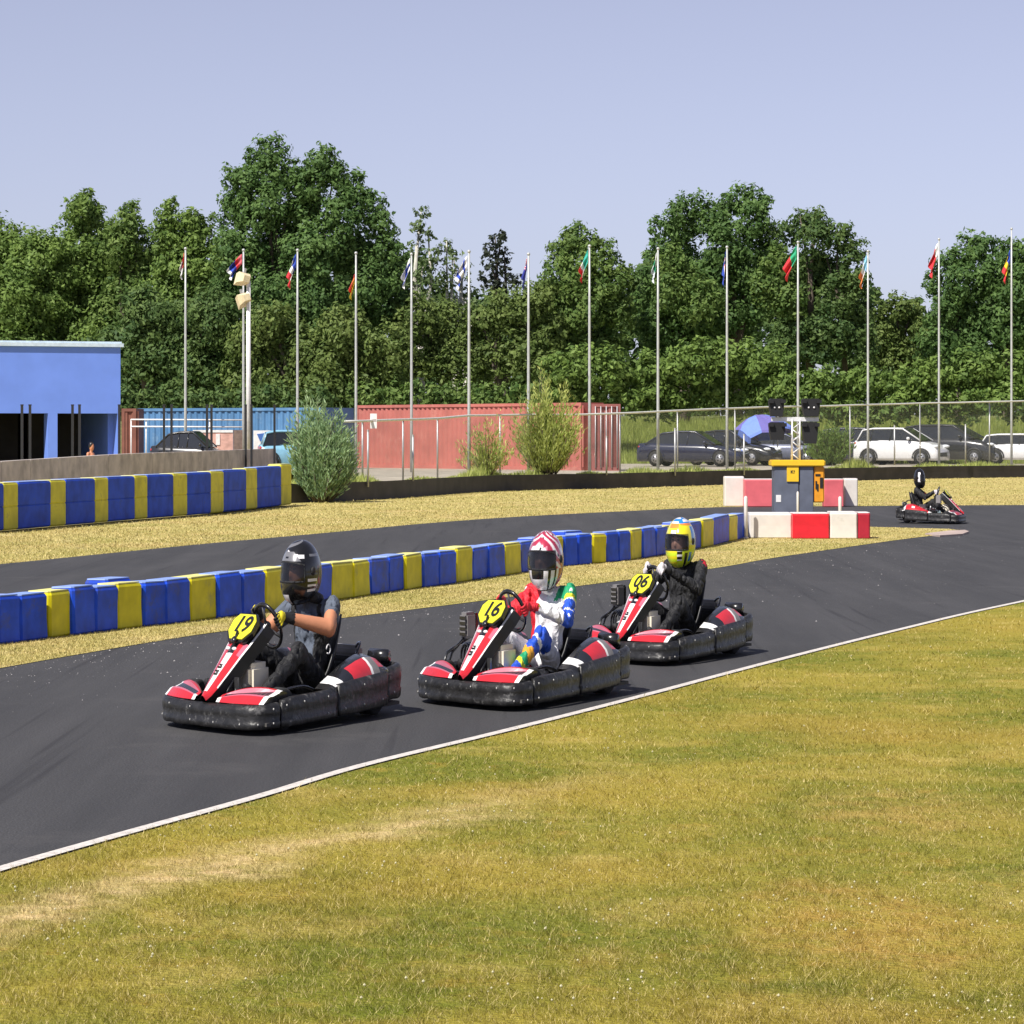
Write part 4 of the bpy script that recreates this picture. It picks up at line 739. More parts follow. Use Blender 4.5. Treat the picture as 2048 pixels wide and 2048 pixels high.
dd = dist_at(975, .7); spray_bush('low thin bush left of the wispy yellow one', (px(975, dd), dd, TZ), 1.7, 1.9, 'straw', 150, .15, .03, up=1.1, dens=22)
dd = 125; spray_bush('scrubby green bush right of the signal mast', (px(1660, dd), dd, TZ), 2.0, 1.85, 'light', 240, .2, .05, up=1.0, dens=26)
# weeds at the foot of the car park
N = 14000; xx = RNG.uniform(560, 2400, N); dd = np.array([dist_at(float(x), 0) for x in xx[:]])+RNG.uniform(.2, 1.6, N); P = np.stack([(xx-1024)/FPX*dd, dd, np.full(N, TZ)], 1); a = RNG.uniform(0, 2*PI, N); u = np.stack([np.cos(a), np.sin(a)*.3, np.zeros(N)], 1)*.02
clump = np.array([max(0, noise.noise((float(x)*.012, 0, 1))+.25) for x in xx]); h = RNG.uniform(.05, .45, N)*clump*1.4; tip = P+np.stack([RNG.normal(0, .06, N), RNG.normal(0, .06, N), h], 1)
tag(quads_object('weeds', np.stack([P-u, P+u, tip], 1), LF['straw'], RNG.random(N), corners=3), 'straggling weeds growing along the top of the black barrier', 'weeds', kind='stuff')
# ------------------------------------------------------------------ karts
KB = mat('kart_black_plastic', (.015, .0145, .0145), .42, var=.6, scale=22, bump=.3, dirt=((.17, .165, .16), 17, .565)); KBG = mat('kart_gloss_black', (.012, .012, .014), .25, coat=.3); KR = mat('kart_red', (.52, .018, .028), .32, var=.1, coat=.4, scale=12, dirt=((.42, .03, .04), 16, .62)); KPK = mat('kart_pink_edge', (.48, .12, .18), .4, var=.1)
KW = mat('kart_white', (.80, .79, .78), .35, var=.05); KY = mat('kart_yellow', (.66, .63, .03), .45, var=.04); KG = mat('kart_grey', (.20, .19, .19), .5, var=.2); STEEL = mat('tube_steel', (.25, .25, .26), .35, .9); CREAM = mat('cream_tank', (.76, .70, .58), .5, var=.06); SEAT = mat('seat_black', (.02, .02, .022), .4); TAN = mat('dusty_tray', (.07, .065, .06), .8, var=.3)
BOLT = mat('bolt', (.45, .44, .42), .5)
OUT = [(1.045, 0, .038, .165), (1.035, .30, .036, .17), (.985, .52, .036, .172), (.90, .615, .038, .176), (.76, .665, .04, .18)]
OUTS = [(.74, .668, .042, .19), (.62, .70, .042, .205), (.35, .712, .045, .21), (.05, .705, .05, .215)]
OUTR = [(.03, .712, .052, .235), (-.15, .72, .056, .25), (-.45, .715, .062, .265), (-.66, .70, .07, .275)]
OUTB = [(-.68, .69, .095, .285), (-.86, .672, .10, .30), (-.955, .58, .105, .305), (-.985, .3, .11, .305), (-.99, 0, .11, .305)]
def crs(st, n=6):
    P = [Vector(s) for s in st]; out = []
    for i in range(len(P)-1):
        a, b, c, d = P[max(i-1, 0)], P[i], P[i+1], P[min(i+2, len(P)-1)]
        for k in range(n): t = k/n; out.append(.5*((2*b)+(c-a)*t+(2*a-5*b+4*c-d)*t*t+(3*b-a-3*c+d)*t**3))
    out.append(P[-1]); return out
def wall(m, st, mt, bolts=True, rag=.007):
    st = [Vector(s) for s in st]; rows = []
    for i, s in enumerate(st):
        t = (st[min(i+1, len(st)-1)]-st[max(i-1, 0)]); t = Vector((t.x, t.y)).normalized(); n = Vector((-t.y, t.x))
        if n.dot(Vector((s.x, s.y))) < 0: n = -n
        zb_, zt = s.z, s.w if len(s) > 3 else 0; j = rag*noise.noise((s.x*9, s.y*9, 1)); h = zt-zb_
        P = lambda o, z: (s.x+n.x*o, s.y+n.y*o, z)
        rows.append([P(-.022, zb_+j), P(-.006, zb_+j), P(.0, zb_+.012+j), P(.004, zb_+h*.25), P(-.006, zb_+h*.3), P(.004, zb_+h*.6), P(.002, zt-.02), P(-.016, zt), P(-.05, zt+.004), P(-.06, zt-.03), P(-.05, zb_+.02)])
    m.loft(rows, mt, closed=True, caps=True)
    if bolts:
        for i in range(3, len(st)-1, 6):
            s = st[i]; 
            for zf in (.22, .8):
                if random.random() < .6: m.ball((s.x*1.0+.0, s.y+(.005 if s.y >= 0 else -.005), s.z+(s.w-s.z)*zf), (.007, .007, .007), BOLT, 5)
def smooth3(pts, n=5):
    P = [Vector(p) for p in pts]; out = []
    for i in range(len(P)-1):
        a = P[max(i-1, 0)]; b = P[i]; c = P[i+1]; d = P[min(i+2, len(P)-1)]
        for k in range(n): t = k/n; out.append(.5*((2*b)+(c-a)*t+(2*a-5*b+4*c-d)*t*t+(3*b-a-3*c+d)*t**3))
    return out+[P[-1]]
def wrinkle(m, sc, st, dist=.012):      # folds in cloth: stretched noise as bump
    n = m.node_tree; b = n.nodes['Principled BSDF']; g = n.nodes.new('ShaderNodeNewGeometry'); mp = n.nodes.new('ShaderNodeMapping'); mp.inputs['Scale'].default_value = (1, 1, .55); n.links.new(g.outputs['Position'], mp.inputs[0])
    t = n.nodes.new('ShaderNodeTexNoise'); t.inputs['Scale'].default_value = sc; t.inputs['Detail'].default_value = 3; t.inputs['Distortion'].default_value = 1.6; n.links.new(mp.outputs[0], t.inputs['Vector'])
    bp = n.nodes.new('ShaderNodeBump'); bp.inputs['Strength'].default_value = st; bp.inputs['Distance'].default_value = dist; n.links.new(t.outputs[0], bp.inputs['Height']); n.links.new(bp.outputs[0], b.inputs['Normal'])
def mir(st, s): return [Vector((p.x, p.y*s, p.z, p.w)) for p in st]
def V4(l): return [Vector(a) for a in l]
def disc_wheel(r, x, y, rad, wd, front):
    m = MB(); rows = []
    for (o, q) in [(-.5, .55), (-.5, .9), (-.38, 1), (.38, 1), (.5, .9), (.5, .55)]: rows.append([(x+rad*q*math.cos(a), y+wd*o, .003+rad+rad*q*math.sin(a)) for a in np.linspace(0, 2*PI, 25)[:-1]])
    m.loft(rows, TYR, closed=True, caps=True); w_ = m.build('wheel', r)
    m = MB(); m.tube([(x, y-wd*.52, .003+rad), (x, y+wd*.52, .003+rad)], rad*.42, STEEL, 14); m.build('hub', w_)
def kart(label, loc, rz, number, sx, variant=0):
    r = thing('racing_kart', label, 'go-kart', loc, 'red and black rental karts on the track')
    f = crs(OUT); full = [Vector((p.x, -p.y, p.z, p.w)) for p in f[::-1]]+f[1:]
    m = MB(); wall(m, full, KB); m.build('front_bumper', r)
    for s in (1, -1):
        m = MB(); wall(m, mir(crs(OUTS), s), KB); m.build('side_bumper', r); m = MB(); wall(m, mir(crs(OUTR), s), KB); m.build('side_bumper', r)
    b = crs(OUTB); m = MB(); wall(m, b+[Vector((p.x, -p.y, p.z, p.w)) for p in b[::-1]][1:], KB); m.build('rear_bumper', r)
    # nose pods either side of the centre fairing
    for s in (1, -1):
        m = MB(); rows = []; st = []
        for k in range(13):
            t = k/12; y = lerp(.13, .60, t); fx = lerp(1.0, .90, t**2.2); bx = lerp(.90, .60, t**.9); hz = .185+.075*math.sin(PI*min(1, t*.62+.12)); fz = .178
            slot = math.sin(PI*min(1, max(0, (t-.08)/.86)))
            p = [(fx, fz), (lerp(fx, bx, .22), lerp(fz, hz, .55)), (lerp(fx, bx, .30), lerp(fz, hz, .62)), (lerp(fx, bx, .42), lerp(fz, hz, .62)-.022*slot), (lerp(fx, bx, .68), lerp(fz, hz, .84)-.016*slot), (lerp(fx, bx, .72), hz*.985), (lerp(fx, bx, .82), hz), (bx, hz-.012), (bx-.01, .16)]
            rows.append([(a, y*s, z) for a, z in p])
        cols = [KR, KPK, KBG, KBG, KPK, KR, KR, KBG]
        def pk(i, j):
            if i >= 11: return KW if j < 6 else KBG
            if i == 0: return KW if j < 3 else KR
            return cols[j]
        m.loft(rows, pk, caps=False, smooth=False)
        m.add(rows[-1], [tuple(range(9))], KBG); m.add(rows[0], [tuple(range(9))], KBG); m.build('nose_pod', r)
    # centre fairing, leaning back
    st = [(1.02, .180, .03), (.98, .205, .055), (.92, .245, .075), (.80, .325, .098), (.68, .405, .118), (.58, .47, .14), (.47, .54, .158), (.39, .585, .155)]
    m = MB(); rows = []; us = [-1, -.90, -.62, -.30, 0, .30, .62, .90, 1]
    for (x, z, hw) in st:
        rows.append([(x-.10, -hw*1.12, z-.05), (x-.045, -hw*1.05, z-.015)]+[(x+.015*(1-u*u)-.0, hw*u, z+.03*(1-u*u)) for u in us]+[(x-.045, hw*1.05, z-.015), (x-.10, hw*1.12, z-.05)])
    def pk(i, j):
        u = j-2
        if j < 2 or j > 9: return BLKM
        if i >= 5: return KBG if u not in (0, 7) else KW
        if u in (0, 7): return KW if i >= 2 else KR
        if u in (1, 6): return KR if i < 4 else KPK
        if u in (2, 5): return KR if i < 5 else KBG
        return KR if i < 1 else (KW if i < 4 else KBG)
    m.loft(rows, pk, smooth=False); m.loft([[q[0] for q in rows], [(q[0][0]-.03, 0, q[0][2]-.02) for q in rows], [q[-1] for q in rows]], BLKM, smooth=False)
    ny = 0
    for (t, w_, h_) in ((.30, .022, .012), (.40, .018, .022), (.52, .024, .012), (.60, .012, .018)):    # small black marks on the white strip
        x = lerp(.92, .68, t)+.015; z = lerp(.245, .405, t)+.030; m.box(x-h_, x+h_, -w_, w_*.6, z-.004, z+.006, KBG)
    for a in (-.055, .02): m.ball((.655, a, .455), (.018, .028, .012), KW, 6)
    m.build('front_fairing', r)
    # number plate
    pr = MB(); c = Vector((.535, 0, .575)); uz = Vector((-.76, 0, .62)).normalized(); n_ = Vector((.62, 0, .76)).normalized(); uy = Vector((0, 1, 0))
    Mx = Matrix((( uy.x, uz.x, n_.x, c.x), (uy.y, uz.y, n_.y, c.y), (uy.z, uz.z, n_.z, c.z), (0, 0, 0, 1)))
    pr.M = Mx; w2, h2 = .138, .105
    oct_ = lambda w, h: [(-w, -h*.35), (-w*.55, -h), (w*.55, -h), (w, -h*.35), (w, h*.5), (w*.68, h), (-w*.68, h), (-w, h*.5)]
    pr.prism(oct_(w2+.016, h2+.016), -.03, -.002, 'z', KBG); pr.prism(oct_(w2, h2), -.0015, .006, 'z', KY); po = pr.build('number_plate', r)
    text_mesh(number, .185, Mx @ Matrix.Translation((0, .012, .0085)), KBG, 'number', po, .15)
    m = MB(); m.M = Mx; m.ball((0, -h2-.02, .012), (.03, .03, .02), KBG, 8); m.tube([(0, -h2-.03, .0), (0, -h2+.05, .02)], .012, KBG, 6); m.build('clamp', po)
    # steering wheel and column
    Cw = Vector((.20, 0, .565)); u = Vector((.50, 0, .866)); y_ = Vector((0, 1, 0)); nn = Vector((-.866, 0, .5))
    m = MB(); m.tube([Cw+(u*math.cos(a)+y_*math.sin(a))*.15 for a in np.linspace(0, 2*PI, 33)], .0155, KBG, 8, cap=False)
    for a in (90, 210, 330): m.tube([Cw-nn*.02, Cw+(u*math.cos(R(a-90+90))+y_*math.sin(R(a)))*.145 if False else Cw+(u*math.sin(R(a))+y_*math.cos(R(a)))*.145], .011, STEEL, 6)
    m.ball(Cw-nn*.01, (.035, .035, .035), KBG, 8); m.tube([Cw, Vector((.66, 0, .24))], .014, STEEL, 6); m.build('steering_wheel', r)
    # small things that clutter the cockpit: hoses, brake rod, cables, stay bars
    m = MB()
    for a in ([(.62, .30, .10), (.45, .36, .20), (.15, .38, .22), (-.1, .36, .16)], [(.80, -.10, .12), (.55, -.20, .22), (.2, -.30, .24), (-.1, -.36, .3)], [(.9, .05, .12), (.78, .10, .26), (.62, .05, .36)], [(-.55, .36, .3), (-.70, .33, .42), (-.80, .20, .40), (-.86, .1, .3)], [(-.6, -.3, .3), (-.74, -.25, .4), (-.84, -.1, .36)]): m.tube([tuple(p) for p in smooth3(a)], .011, KBG, 6)
    for a in ([(.55, .10, .06), (.60, .22, .14), (.60, .44, .14)], [(.55, -.10, .06), (.60, -.22, .14), (.60, -.44, .14)], [(-.8, .3, .1), (-.62, .34, .38)], [(-.8, -.3, .1), (-.62, -.34, .38)]): m.tube(a, .010, STEEL, 6)
    m.box(-.90, -.74, -.28, .30, .30, .33, BLKM, .01); m.box(-.88, -.78, -.10, .22, .331, .40, KG, .02); m.tube([(-.88, .30, .34), (-.88, .52, .34)], .045, KBG, 8)
    for s in (1, -1): m.box(.60, .76, .34*s-.06, .34*s+.06, .09, .19, BLKM, .015)
    m.build('cables', r)
    # chassis
    m = MB(); m.box(-.25, .92, -.30, .30, .04, .052, TAN)
    for s in (1, -1): m.tube([(.95, .14*s, .09), (.62, .30*s, .075), (.1, .33*s, .07), (-.8, .30*s, .09)], .016, STEEL, 8); m.tube([(.62, .32*s, .13), (.62, .46*s, .13)], .02, STEEL, 8)
    m.tube([(-.62, -.55, .14), (-.62, .55, .14)], .02, STEEL, 8); m.tube([(.3, -.33, .07), (.3, .33, .07)], .014, STEEL, 6)
    m.box(-.9, .9, .331, .64, .055, .075, TAN); m.box(-.9, .9, -.64, -.331, .055, .075, TAN)
    m.build('chassis', r)
    for s in (1, -1): disc_wheel(r, .60, .52*s, .125, .125, True); disc_wheel(r, -.62, .50*s, .135, .19, False)
    for s in (1, -1):    # pedals
        m = MB(); m.tube([(.80, .12*s, .06), (.74, .12*s, .24)], .01, STEEL, 6); m.box(.73, .75, .12*s-.03, .12*s+.03, .22, .30, STEEL); m.build('pedal', r)
    # side pods
    for s in (1, -1):
        m = MB(); rows = []; S_ = [(.16, .21, .215, .215, .50), (.06, .225, .24, .24, .47), (-.06, .24, .265, .275, .46), (-.20, .25, .30, .32, .45), (-.36, .258, .33, .36, .44), (-.45, .262, .34, .375, .43), (-.48, .265, .342, .378, .43), (-.57, .268, .335, .375, .44), (-.64, .27, .325, .36, .44), (-.70, .27, .30, .325, .45), (-.74, .26, .27, .28, .45)]
        for (x, z0, z1, z2, yi) in S_: rows.append([(x, .695*s, z0-.02), (x, .688*s, z0), (x, .66*s, lerp(z0, z1, .55)), (x, .61*s, z1), (x, .56*s, lerp(z1, z2, .6)), (x, yi*s+.03*s, z2), (x, yi*s, z2-.02), (x, yi*s-.01*s, .1)])
        def pk(i, j):
            if j in (0, 6): return KB
            if i == 0: return KB
            if i == 1: return KW if j in (1, 2, 3, 4) else KBG
            if i == 2: return KBG
            if i in (3, 4): return KR if 0 < j < 4 else KBG
            if i == 5: return KW if j < 4 else KBG
            if i == 6: return KG if j < 4 else KBG
            if i in (7,): return KR if j in (2, 3) else (KPK if j > 4 else KBG)
            if i == 8: return KW if j in (3, 4) else KBG
            return KB
        m.loft(rows, (lambda i, j: pk(i, j) if variant != 2 else (KR if (i in (1, 2, 3, 4, 5, 6, 7) and j < 6) and not (i == 4 and j == 2) else KBG if j > 5 else KW)), smooth=True, caps=False); m.add(rows[-1], [tuple(range(8))], KB); m.build('side_pod', r)
    # seat
    m = MB(); rows = []
    for (x, z, w_, dpt) in [(.02, .12, .15, .03), (-.15, .075, .17, .05), (-.34, .07, .18, .09), (-.50, .12, .19, .16), (-.58, .28, .20, .14), (-.63, .45, .19, .10), (-.66, .56, .15, .04)]:
        rows.append([(x+dpt*.6*(u_*u_), w_*u_*1.08, z+dpt*(u_**4)) for u_ in np.linspace(-1, 1, 13)])
    m.loft(rows, SEAT); so_ = m.build('seat', r); sd = so_.modifiers.new('s', 'SOLIDIFY'); sd.thickness = .012
    # engine beside the seat on the right, fuel tank, exhaust
    m = MB(); m.box(-.30, -.02, -.46, -.34, .10, .30, KG, .015)
    for k in range(5): m.box(-.26, -.06, -.47, -.33, .305+k*.014, .312+k*.014, STEEL)
    m.tube([(-.02, -.40, .2), (.06, -.42, .24), (.10, -.44, .34)], .022, STEEL, 8); m.build('engine', r)
    if variant:
        m = MB(); m.box(.26, .42, -.50, -.40, .38, .55, KG, .02); m.box(.20, .26, -.485, -.415, .39, .54, KBG, .01)
        for k in range(4): m.box(.421, .426, -.485, -.415, .40+k*.035, .42+k*.035, KBG)
        for a, b in ((.30, .60), (.38, .52)): m.tube([(a, -.45, .39), (b, -.50, .30), (b+.08, -.52, .18)], .012, KBG, 6)
        m.build('airbox', r)
        m = MB()
        for q in range(3): m.tube([(.20+.03*math.cos(a)+q*.05, -.50+.09*math.cos(a), .24+.10*math.sin(a)) for a in np.linspace(-.5, 3.6, 14)], .013, KBG, 6)
        m.ball((.34, -.38, .2), (.06, .05, .06), mat('cyan_grey_cap', (.35, .45, .46), .5), 8); m.build('hose', r)
    m = MB(); m.box(.34, .60, -.06, .17, .08, .37, CREAM, .035); m.ball((.47, .05, .375), (.035, .035, .02), KBG, 8); m.build('fuel_tank', r)
    bake(r, rz, sx); return r

# ------------------------------------------------------------------ riders
def remeshed(m, voxel, it=6, name='tmp'):
    o = m.build(name); md = o.modifiers.new('r', 'REMESH'); md.mode = 'VOXEL'; md.voxel_size = voxel; sm = o.modifiers.new('s', 'SMOOTH'); sm.iterations = it; sm.factor = .5
    dg = bpy.context.evaluated_depsgraph_get(); dg.update(); me = bpy.data.meshes.new_from_object(o.evaluated_get(dg)); old = o.data; bpy.data.objects.remove(o); bpy.data.meshes.remove(old)
    return me
def cap(m, a, b, ra, rb):
    a = Vector(a); b = Vector(b); m.tube([a, b], [ra, rb], KB, 12); m.ball(a, ra*1.0, KB, 12); m.ball(b, rb*1.0, KB, 12)
SKIN = mat('warm_skin', (.56, .235, .125), .55, var=.06, scale=20); SKINP = mat('pale_skin', (.60, .33, .25), .55, var=.05)  # two even skin tones, one warm brown and one paler
TS = mat('grey_blue_cotton', (.095, .115, .155), .85, var=.12, scale=25, bump=.2); BLKC = mat('black_cloth', (.012, .012, .014), .7, var=.3, scale=20, bump=.3); WSUIT = mat('white_suit', (.76, .75, .77), .7, var=.05, scale=25, bump=.25); RSUIT = mat('red_suit', (.62, .015, .03), .65, var=.1); GSUIT = mat('green_suit', (.01, .33, .14), .65); YSUIT = mat('yellow_suit', (.72, .72, .03), .65); BSUIT = mat('blue_suit', (.015, .08, .55), .6); OSUIT = mat('orange_suit', (.75, .35, .03), .65)
for m_ in (TS, BLKC, WSUIT, RSUIT, GSUIT, YSUIT, BSUIT, OSUIT): wrinkle(m_, 13, 1.0, .03)
WGL = mat('pale_glove', (.62, .58, .60), .7, var=.15, scale=60); YGL = mat('yellow_glove', (.74, .62, .02), .6); EYE_ = mat('eye_dark', (.02, .015, .012), .3)
HBK = mat('helmet_black', (.010, .010, .011), .20, coat=.25); HSV = mat('helmet_silver', (.20, .20, .215), .3, .2, coat=.3); HWH = mat('helmet_white', (.78, .76, .78), .18, coat=.8, var=.02); HRD = mat('helmet_crimson', (.42, .03, .07), .2, coat=.8); HPK = mat('helmet_pink', (.62, .24, .32), .2, coat=.8); HYL = mat('helmet_yellow', (.80, .70, .02), .2, coat=.8, var=.03); HYG = mat('helmet_lime', (.62, .78, .03), .2, coat=.8, var=.03); HOR_ = mat('helmet_orange', (.80, .25, .04), .2, coat=.8); HBL = mat('helmet_blue', (.02, .22, .62), .2, coat=.8)
def visor_mat(a):
    m = bpy.data.materials.new('smoked_visor'); m.use_nodes = True; b = m.node_tree.nodes['Principled BSDF']; b.inputs['Base Color'].default_value = (.01, .01, .012, 1); b.inputs['Roughness'].default_value = .05; b.inputs['Alpha'].default_value = a; return m
def h_black(az, el):
    e2 = el-.0022*(az-5)**2
    if 20 < el < 40 and abs(az-2) < 50-(el-20)*1.3 and not (26 < el < 30 and abs(az) < 8): return HSV
    if 34 < e2+.25*az < 42 and -10 < az < 62: return HWH
    if 52 < e2-.2*az < 64 and -50 < az < 75: return HSV
    if 80 < abs(az) < 120 and 30 < el < 36: return HSV
    if 70 < az < 100 and -38 < el < -8 and int((el+40)/5) % 2: return HWH
    if abs(az) < 14 and -62 < el < -38: return HWH
    return HBK
def h_red(az, el):
    if el < -14: 
        v = abs(az); return HBK if 38 < v < 47 or 60 < v < 66 or (v < 24 and el > -34) else HWH if v < 75 else HRD
    s_ = math.sin(R(el*13+abs(az)*9+60*math.sin(R(az*4+el*3))+50*math.sin(R(el*7))))
    if noise.noise((az*.06, el*.09, 3)) > .28: return HBK if s_ > .3 else HRD
    if 18 < el < 30 and abs(az) < 35: return HWH if s_ > -.5 else HPK
    return HWH if s_ > .5 else HPK if s_ > 0 else HRD
def h_yellow(az, el):
    if el > 70: return HBL if (int(az/40) % 2) else HWH
    if el > 50 and abs(az-6) < 42: return HBL if (el > 58 or az > 20) else HWH
    if el > 36 and abs(az+2) < 26: return HOR_
    if el > 62 and 36 <= az < 130: return HBL if el > 68 else HWH
    if el > 40 and 28 < az < 110: return HBL if el > 62 else HWH if el > 56 else HBL if el > 51 else HOR_ if el > 43 else HYL
    if 80 < az < 112 and -5 < el <= 40: return HBL
    if az > 104 and el > -40: return HYG if int(az/14) % 2 else HYL
    if el < -14 and 20 < az < 40 and el > -40: return HBK if int(el/6) % 2 else HWH
    if el < -14:
        if 48 < az < 62 and el < -22: return HBK
        if 66 < az < 80 and -45 < el < -20: return HBL
        return HYG if (az > 20 or int(el/7) % 2) else HYL
    if 20 < el < 30 and abs(az) < 12: return HWH
    return HYL
def h_dark(az, el): return HWH if 60 < abs(az) < 84 and -20 < el < 38 else HBK
def helmet(parent, c, yaw, pick, dims=(.185, .16, .19), vis=.55, peak=False, pitch=0):
    NA, NE = 200, 120; m = MB(); m.M = Matrix.Translation(c) @ Matrix.Rotation(yaw, 4, 'Z') @ Matrix.Rotation(pitch, 4, 'Y')
    def P(i, j, k=1.0):
        az = -180+360*i/NA; el = -66+156*j/NE; ca = math.cos(R(az)); ce = math.cos(R(el)); se = math.sin(R(el))
        x = dims[0]*ce*ca*k; y = dims[1]*ce*math.sin(R(az))*k; z = dims[2]*se*k
        if el < 0: f = min(1, -el/50); x *= 1+(.34*f*ca if ca > 0 else 0); y *= 1+.10*f
        if ca > 0 and el < -5: z -= .018*f*ca
        return (x, y, z)
    vs = [P(i, j) for j in range(NE+1) for i in range(NA)]; fs = []; ms = []; inner = []
    def hole(az, el): return abs(az) < 61 and -15 < el < 20-6*(abs(az)/61)**2
    for j in range(NE):
        for i in range(NA):
            az = -180+360*(i+.5)/NA; el = -66+156*(j+.5)/NE; q = (j*NA+i, j*NA+(i+1) % NA, (j+1)*NA+(i+1) % NA, (j+1)*NA+i)
            if hole(az, el): continue
            fs.append(q); ms.append(pick(az, el))
            if abs(az) < 75 and -24 < el < 30: 
                pass
    m.add(vs, fs, ms, True)
    vi = [P(i, j, .93) for j in range(NE+1) for i in range(NA)]; m.add(vi, [q[::-1] for q in fs], BLKC, True)
    # rim joining the two skins around the opening
    rim = MB(); rim.M = m.M
    loop = []
    A1 = [(a, 20-6*(abs(a)/61)**2) for a in np.linspace(-61, 61, 30)]; A2 = [(61, e) for e in np.linspace(14, -15, 8)][1:]; A3 = [(a, -15) for a in np.linspace(61, -61, 30)][1:]; A4 = [(-61, e) for e in np.linspace(-15, 14, 8)][1:]
    for a, e in A1+A2+A3+A4: loop.append(P((a+180)/360*NA, (e+66)/156*NE, .985))
    loop.append(loop[0]); rim.tube(loop, .008, BLKC, 6, cap=False); neck = [P(i, 0, .98) for i in range(0, NA, 6)]; neck.append(neck[0]); rim.tube(neck, .008, BLKC, 6, cap=False)
    for s in (1, -1): rim.ball((.01, dims[1]*.99*s, .01), (.028, .012, .028), BLKC, 10)
    if peak:
        rim.loft([[(dims[0]*.80, y, .115-abs(y)*.35) for y in np.linspace(-.11, .11, 9)], [(dims[0]*1.22, y*.8, .105-abs(y)*.3) for y in np.linspace(-.11, .11, 9)]], HPK); 
    ho = m.build('helmet', parent); rim.build('trim', ho)
    v = MB(); v.M = m.M; rows = []
    for e in np.linspace(-16, 21, 9): rows.append([P((a+180)/360*NA, (e+66)/156*NE, 1.012) for a in np.linspace(-64, 64, 21)])
    v.loft(rows, visor_mat(vis)); v.build('visor', ho); return ho
def rider(label, loc, rz, sx, hx, hy, cols, hpick, grips, shL, shR, elL, elR, skin, glove, hkw, torso_z=.66, grp='riders in karts'):
    r = thing('person', label, 'person', loc, grp)
    Cw = Vector((.20, 0, .565)); u = Vector((.50, 0, .866)); y_ = Vector((0, 1, 0)); nn = Vector((-.866, 0, .5))
    G = [Cw+(u*math.cos(R(a))+y_*math.sin(R(a)))*.15 for a in grips]; TG = [(y_*math.cos(R(a))-u*math.sin(R(a))).normalized() for a in grips]
    wr = [G[k]+nn*.075-u*.02+y_*(.015 if k == 0 else -.015) for k in (0, 1)]
    hip = [Vector((-.34, .10, .20)), Vector((-.34, -.10, .20))]; kn = [Vector((.08, .26, .41)), Vector((.10, -.24, .405))]; an = [Vector((.58, .25, .16)), Vector((.60, -.20, .17))]
    nk = Vector((lerp(shL.x, shR.x, .5)+.02, 0, torso_z+.05)); hd = Vector((hx, hy, hkw.get('hz', .865)))
    m = MB()
    m.ball((-.36, 0, .20), (.15, .18, .12), KB, 14); m.ball((-.42, 0, .34), (.125, .155, .15), KB, 14); m.ball((-.40, 0, .50), (.145, .20, .17), KB, 14); m.ball((-.38, 0, .36), (.145, .175, .15), KB, 14)
    cap(m, shL+Vector((-.01, -.03, -.02)), shR+Vector((-.01, .03, -.02)), .075, .075); cap(m, nk-Vector((.02, 0, .06)), hd-Vector((.02, 0, .08)), .068, .062)
    m.ball(hd+Vector((.01, 0, -.01)), (.125, .10, .145), KB, 14)
    fd = Vector((math.cos(hkw['yaw']), math.sin(hkw['yaw']), 0)); m.ball(hd+fd*.135+Vector((0, 0, -.012)), (.022, .016, .026), KB, 8)
    bones = [('neck', nk, hd-Vector((0, 0, .14)), .06)]
    for k, (sh, el) in enumerate(((shL, elL), (shR, elR))):
        cap(m, sh, el, .076, .060); cap(m, el, wr[k], .058, .034); s_ = 'LR'[k]; bones += [('uarm'+s_, sh, el, .05), ('farm'+s_, el, wr[k], .04)]
        cap(m, hip[k], kn[k], .100, .072); cap(m, kn[k], an[k], .068, .048); bones += [('thigh'+s_, hip[k], kn[k], .08), ('shin'+s_, kn[k], an[k], .05)]
    bones += [('torso', Vector((-.38, 0, .2)), Vector((-.40, 0, torso_z)), .19)]
    me = remeshed(m, .0115, 5); me.name = 'body'
    rn = [v.normal.copy() for v in me.vertices]
    for v, nv in zip(me.vertices, rn):
        c = v.co
        if (c-hd).length > .17: q_ = noise.noise((c.x*11, c.y*11, c.z*7)); q2 = noise.noise((c.x*26+3, c.y*26, c.z*15)); v.co = c+nv*(-.016*(1-min(1, abs(q_)*5))+.006*q2) if not (skin is SKIN and c.x > -.30 and abs(c.y) > .12 and c.z > .47) else c
    me.materials.clear(); idx = {}
    for p in me.polygons:
        c = Vector(p.center); best = None
        if (c-hd).length < .17 and c.z > hd.z-.13: key = ('head', 0)
        else:
            for (nm, a, b, rr) in bones:
                ab = b-a; t = max(0, min(1, (c-a).dot(ab)/ab.length_squared)); d_ = (c-a-ab*t).length/rr
                if best is None or d_ < best[0]: best = (d_, nm, t)
            key = (best[1], best[2])
        mt = cols(key[0], key[1], c) if key[0] != 'head' else skin
        if mt.name not in idx: idx[mt.name] = len(idx); me.materials.append(mt)
        p.material_index = idx[mt.name]; p.use_smooth = True
    o = bpy.data.objects.new('body', me); C.objects.link(o); o.parent = r
    # face details behind the visor
    side = Vector((-fd.y, fd.x, 0)); m = MB()
    for s in (1, -1): m.ball(hd+fd*.118+side*.034*s+Vector((0, 0, .022)), (.012, .016, .009), EYE_, 8); m.tube([hd+fd*.122+side*.018*s+Vector((0, 0, .044)), hd+fd*.108+side*.055*s+Vector((0, 0, .047))], .005, EYE_, 5)
    m.build('eyes', r)
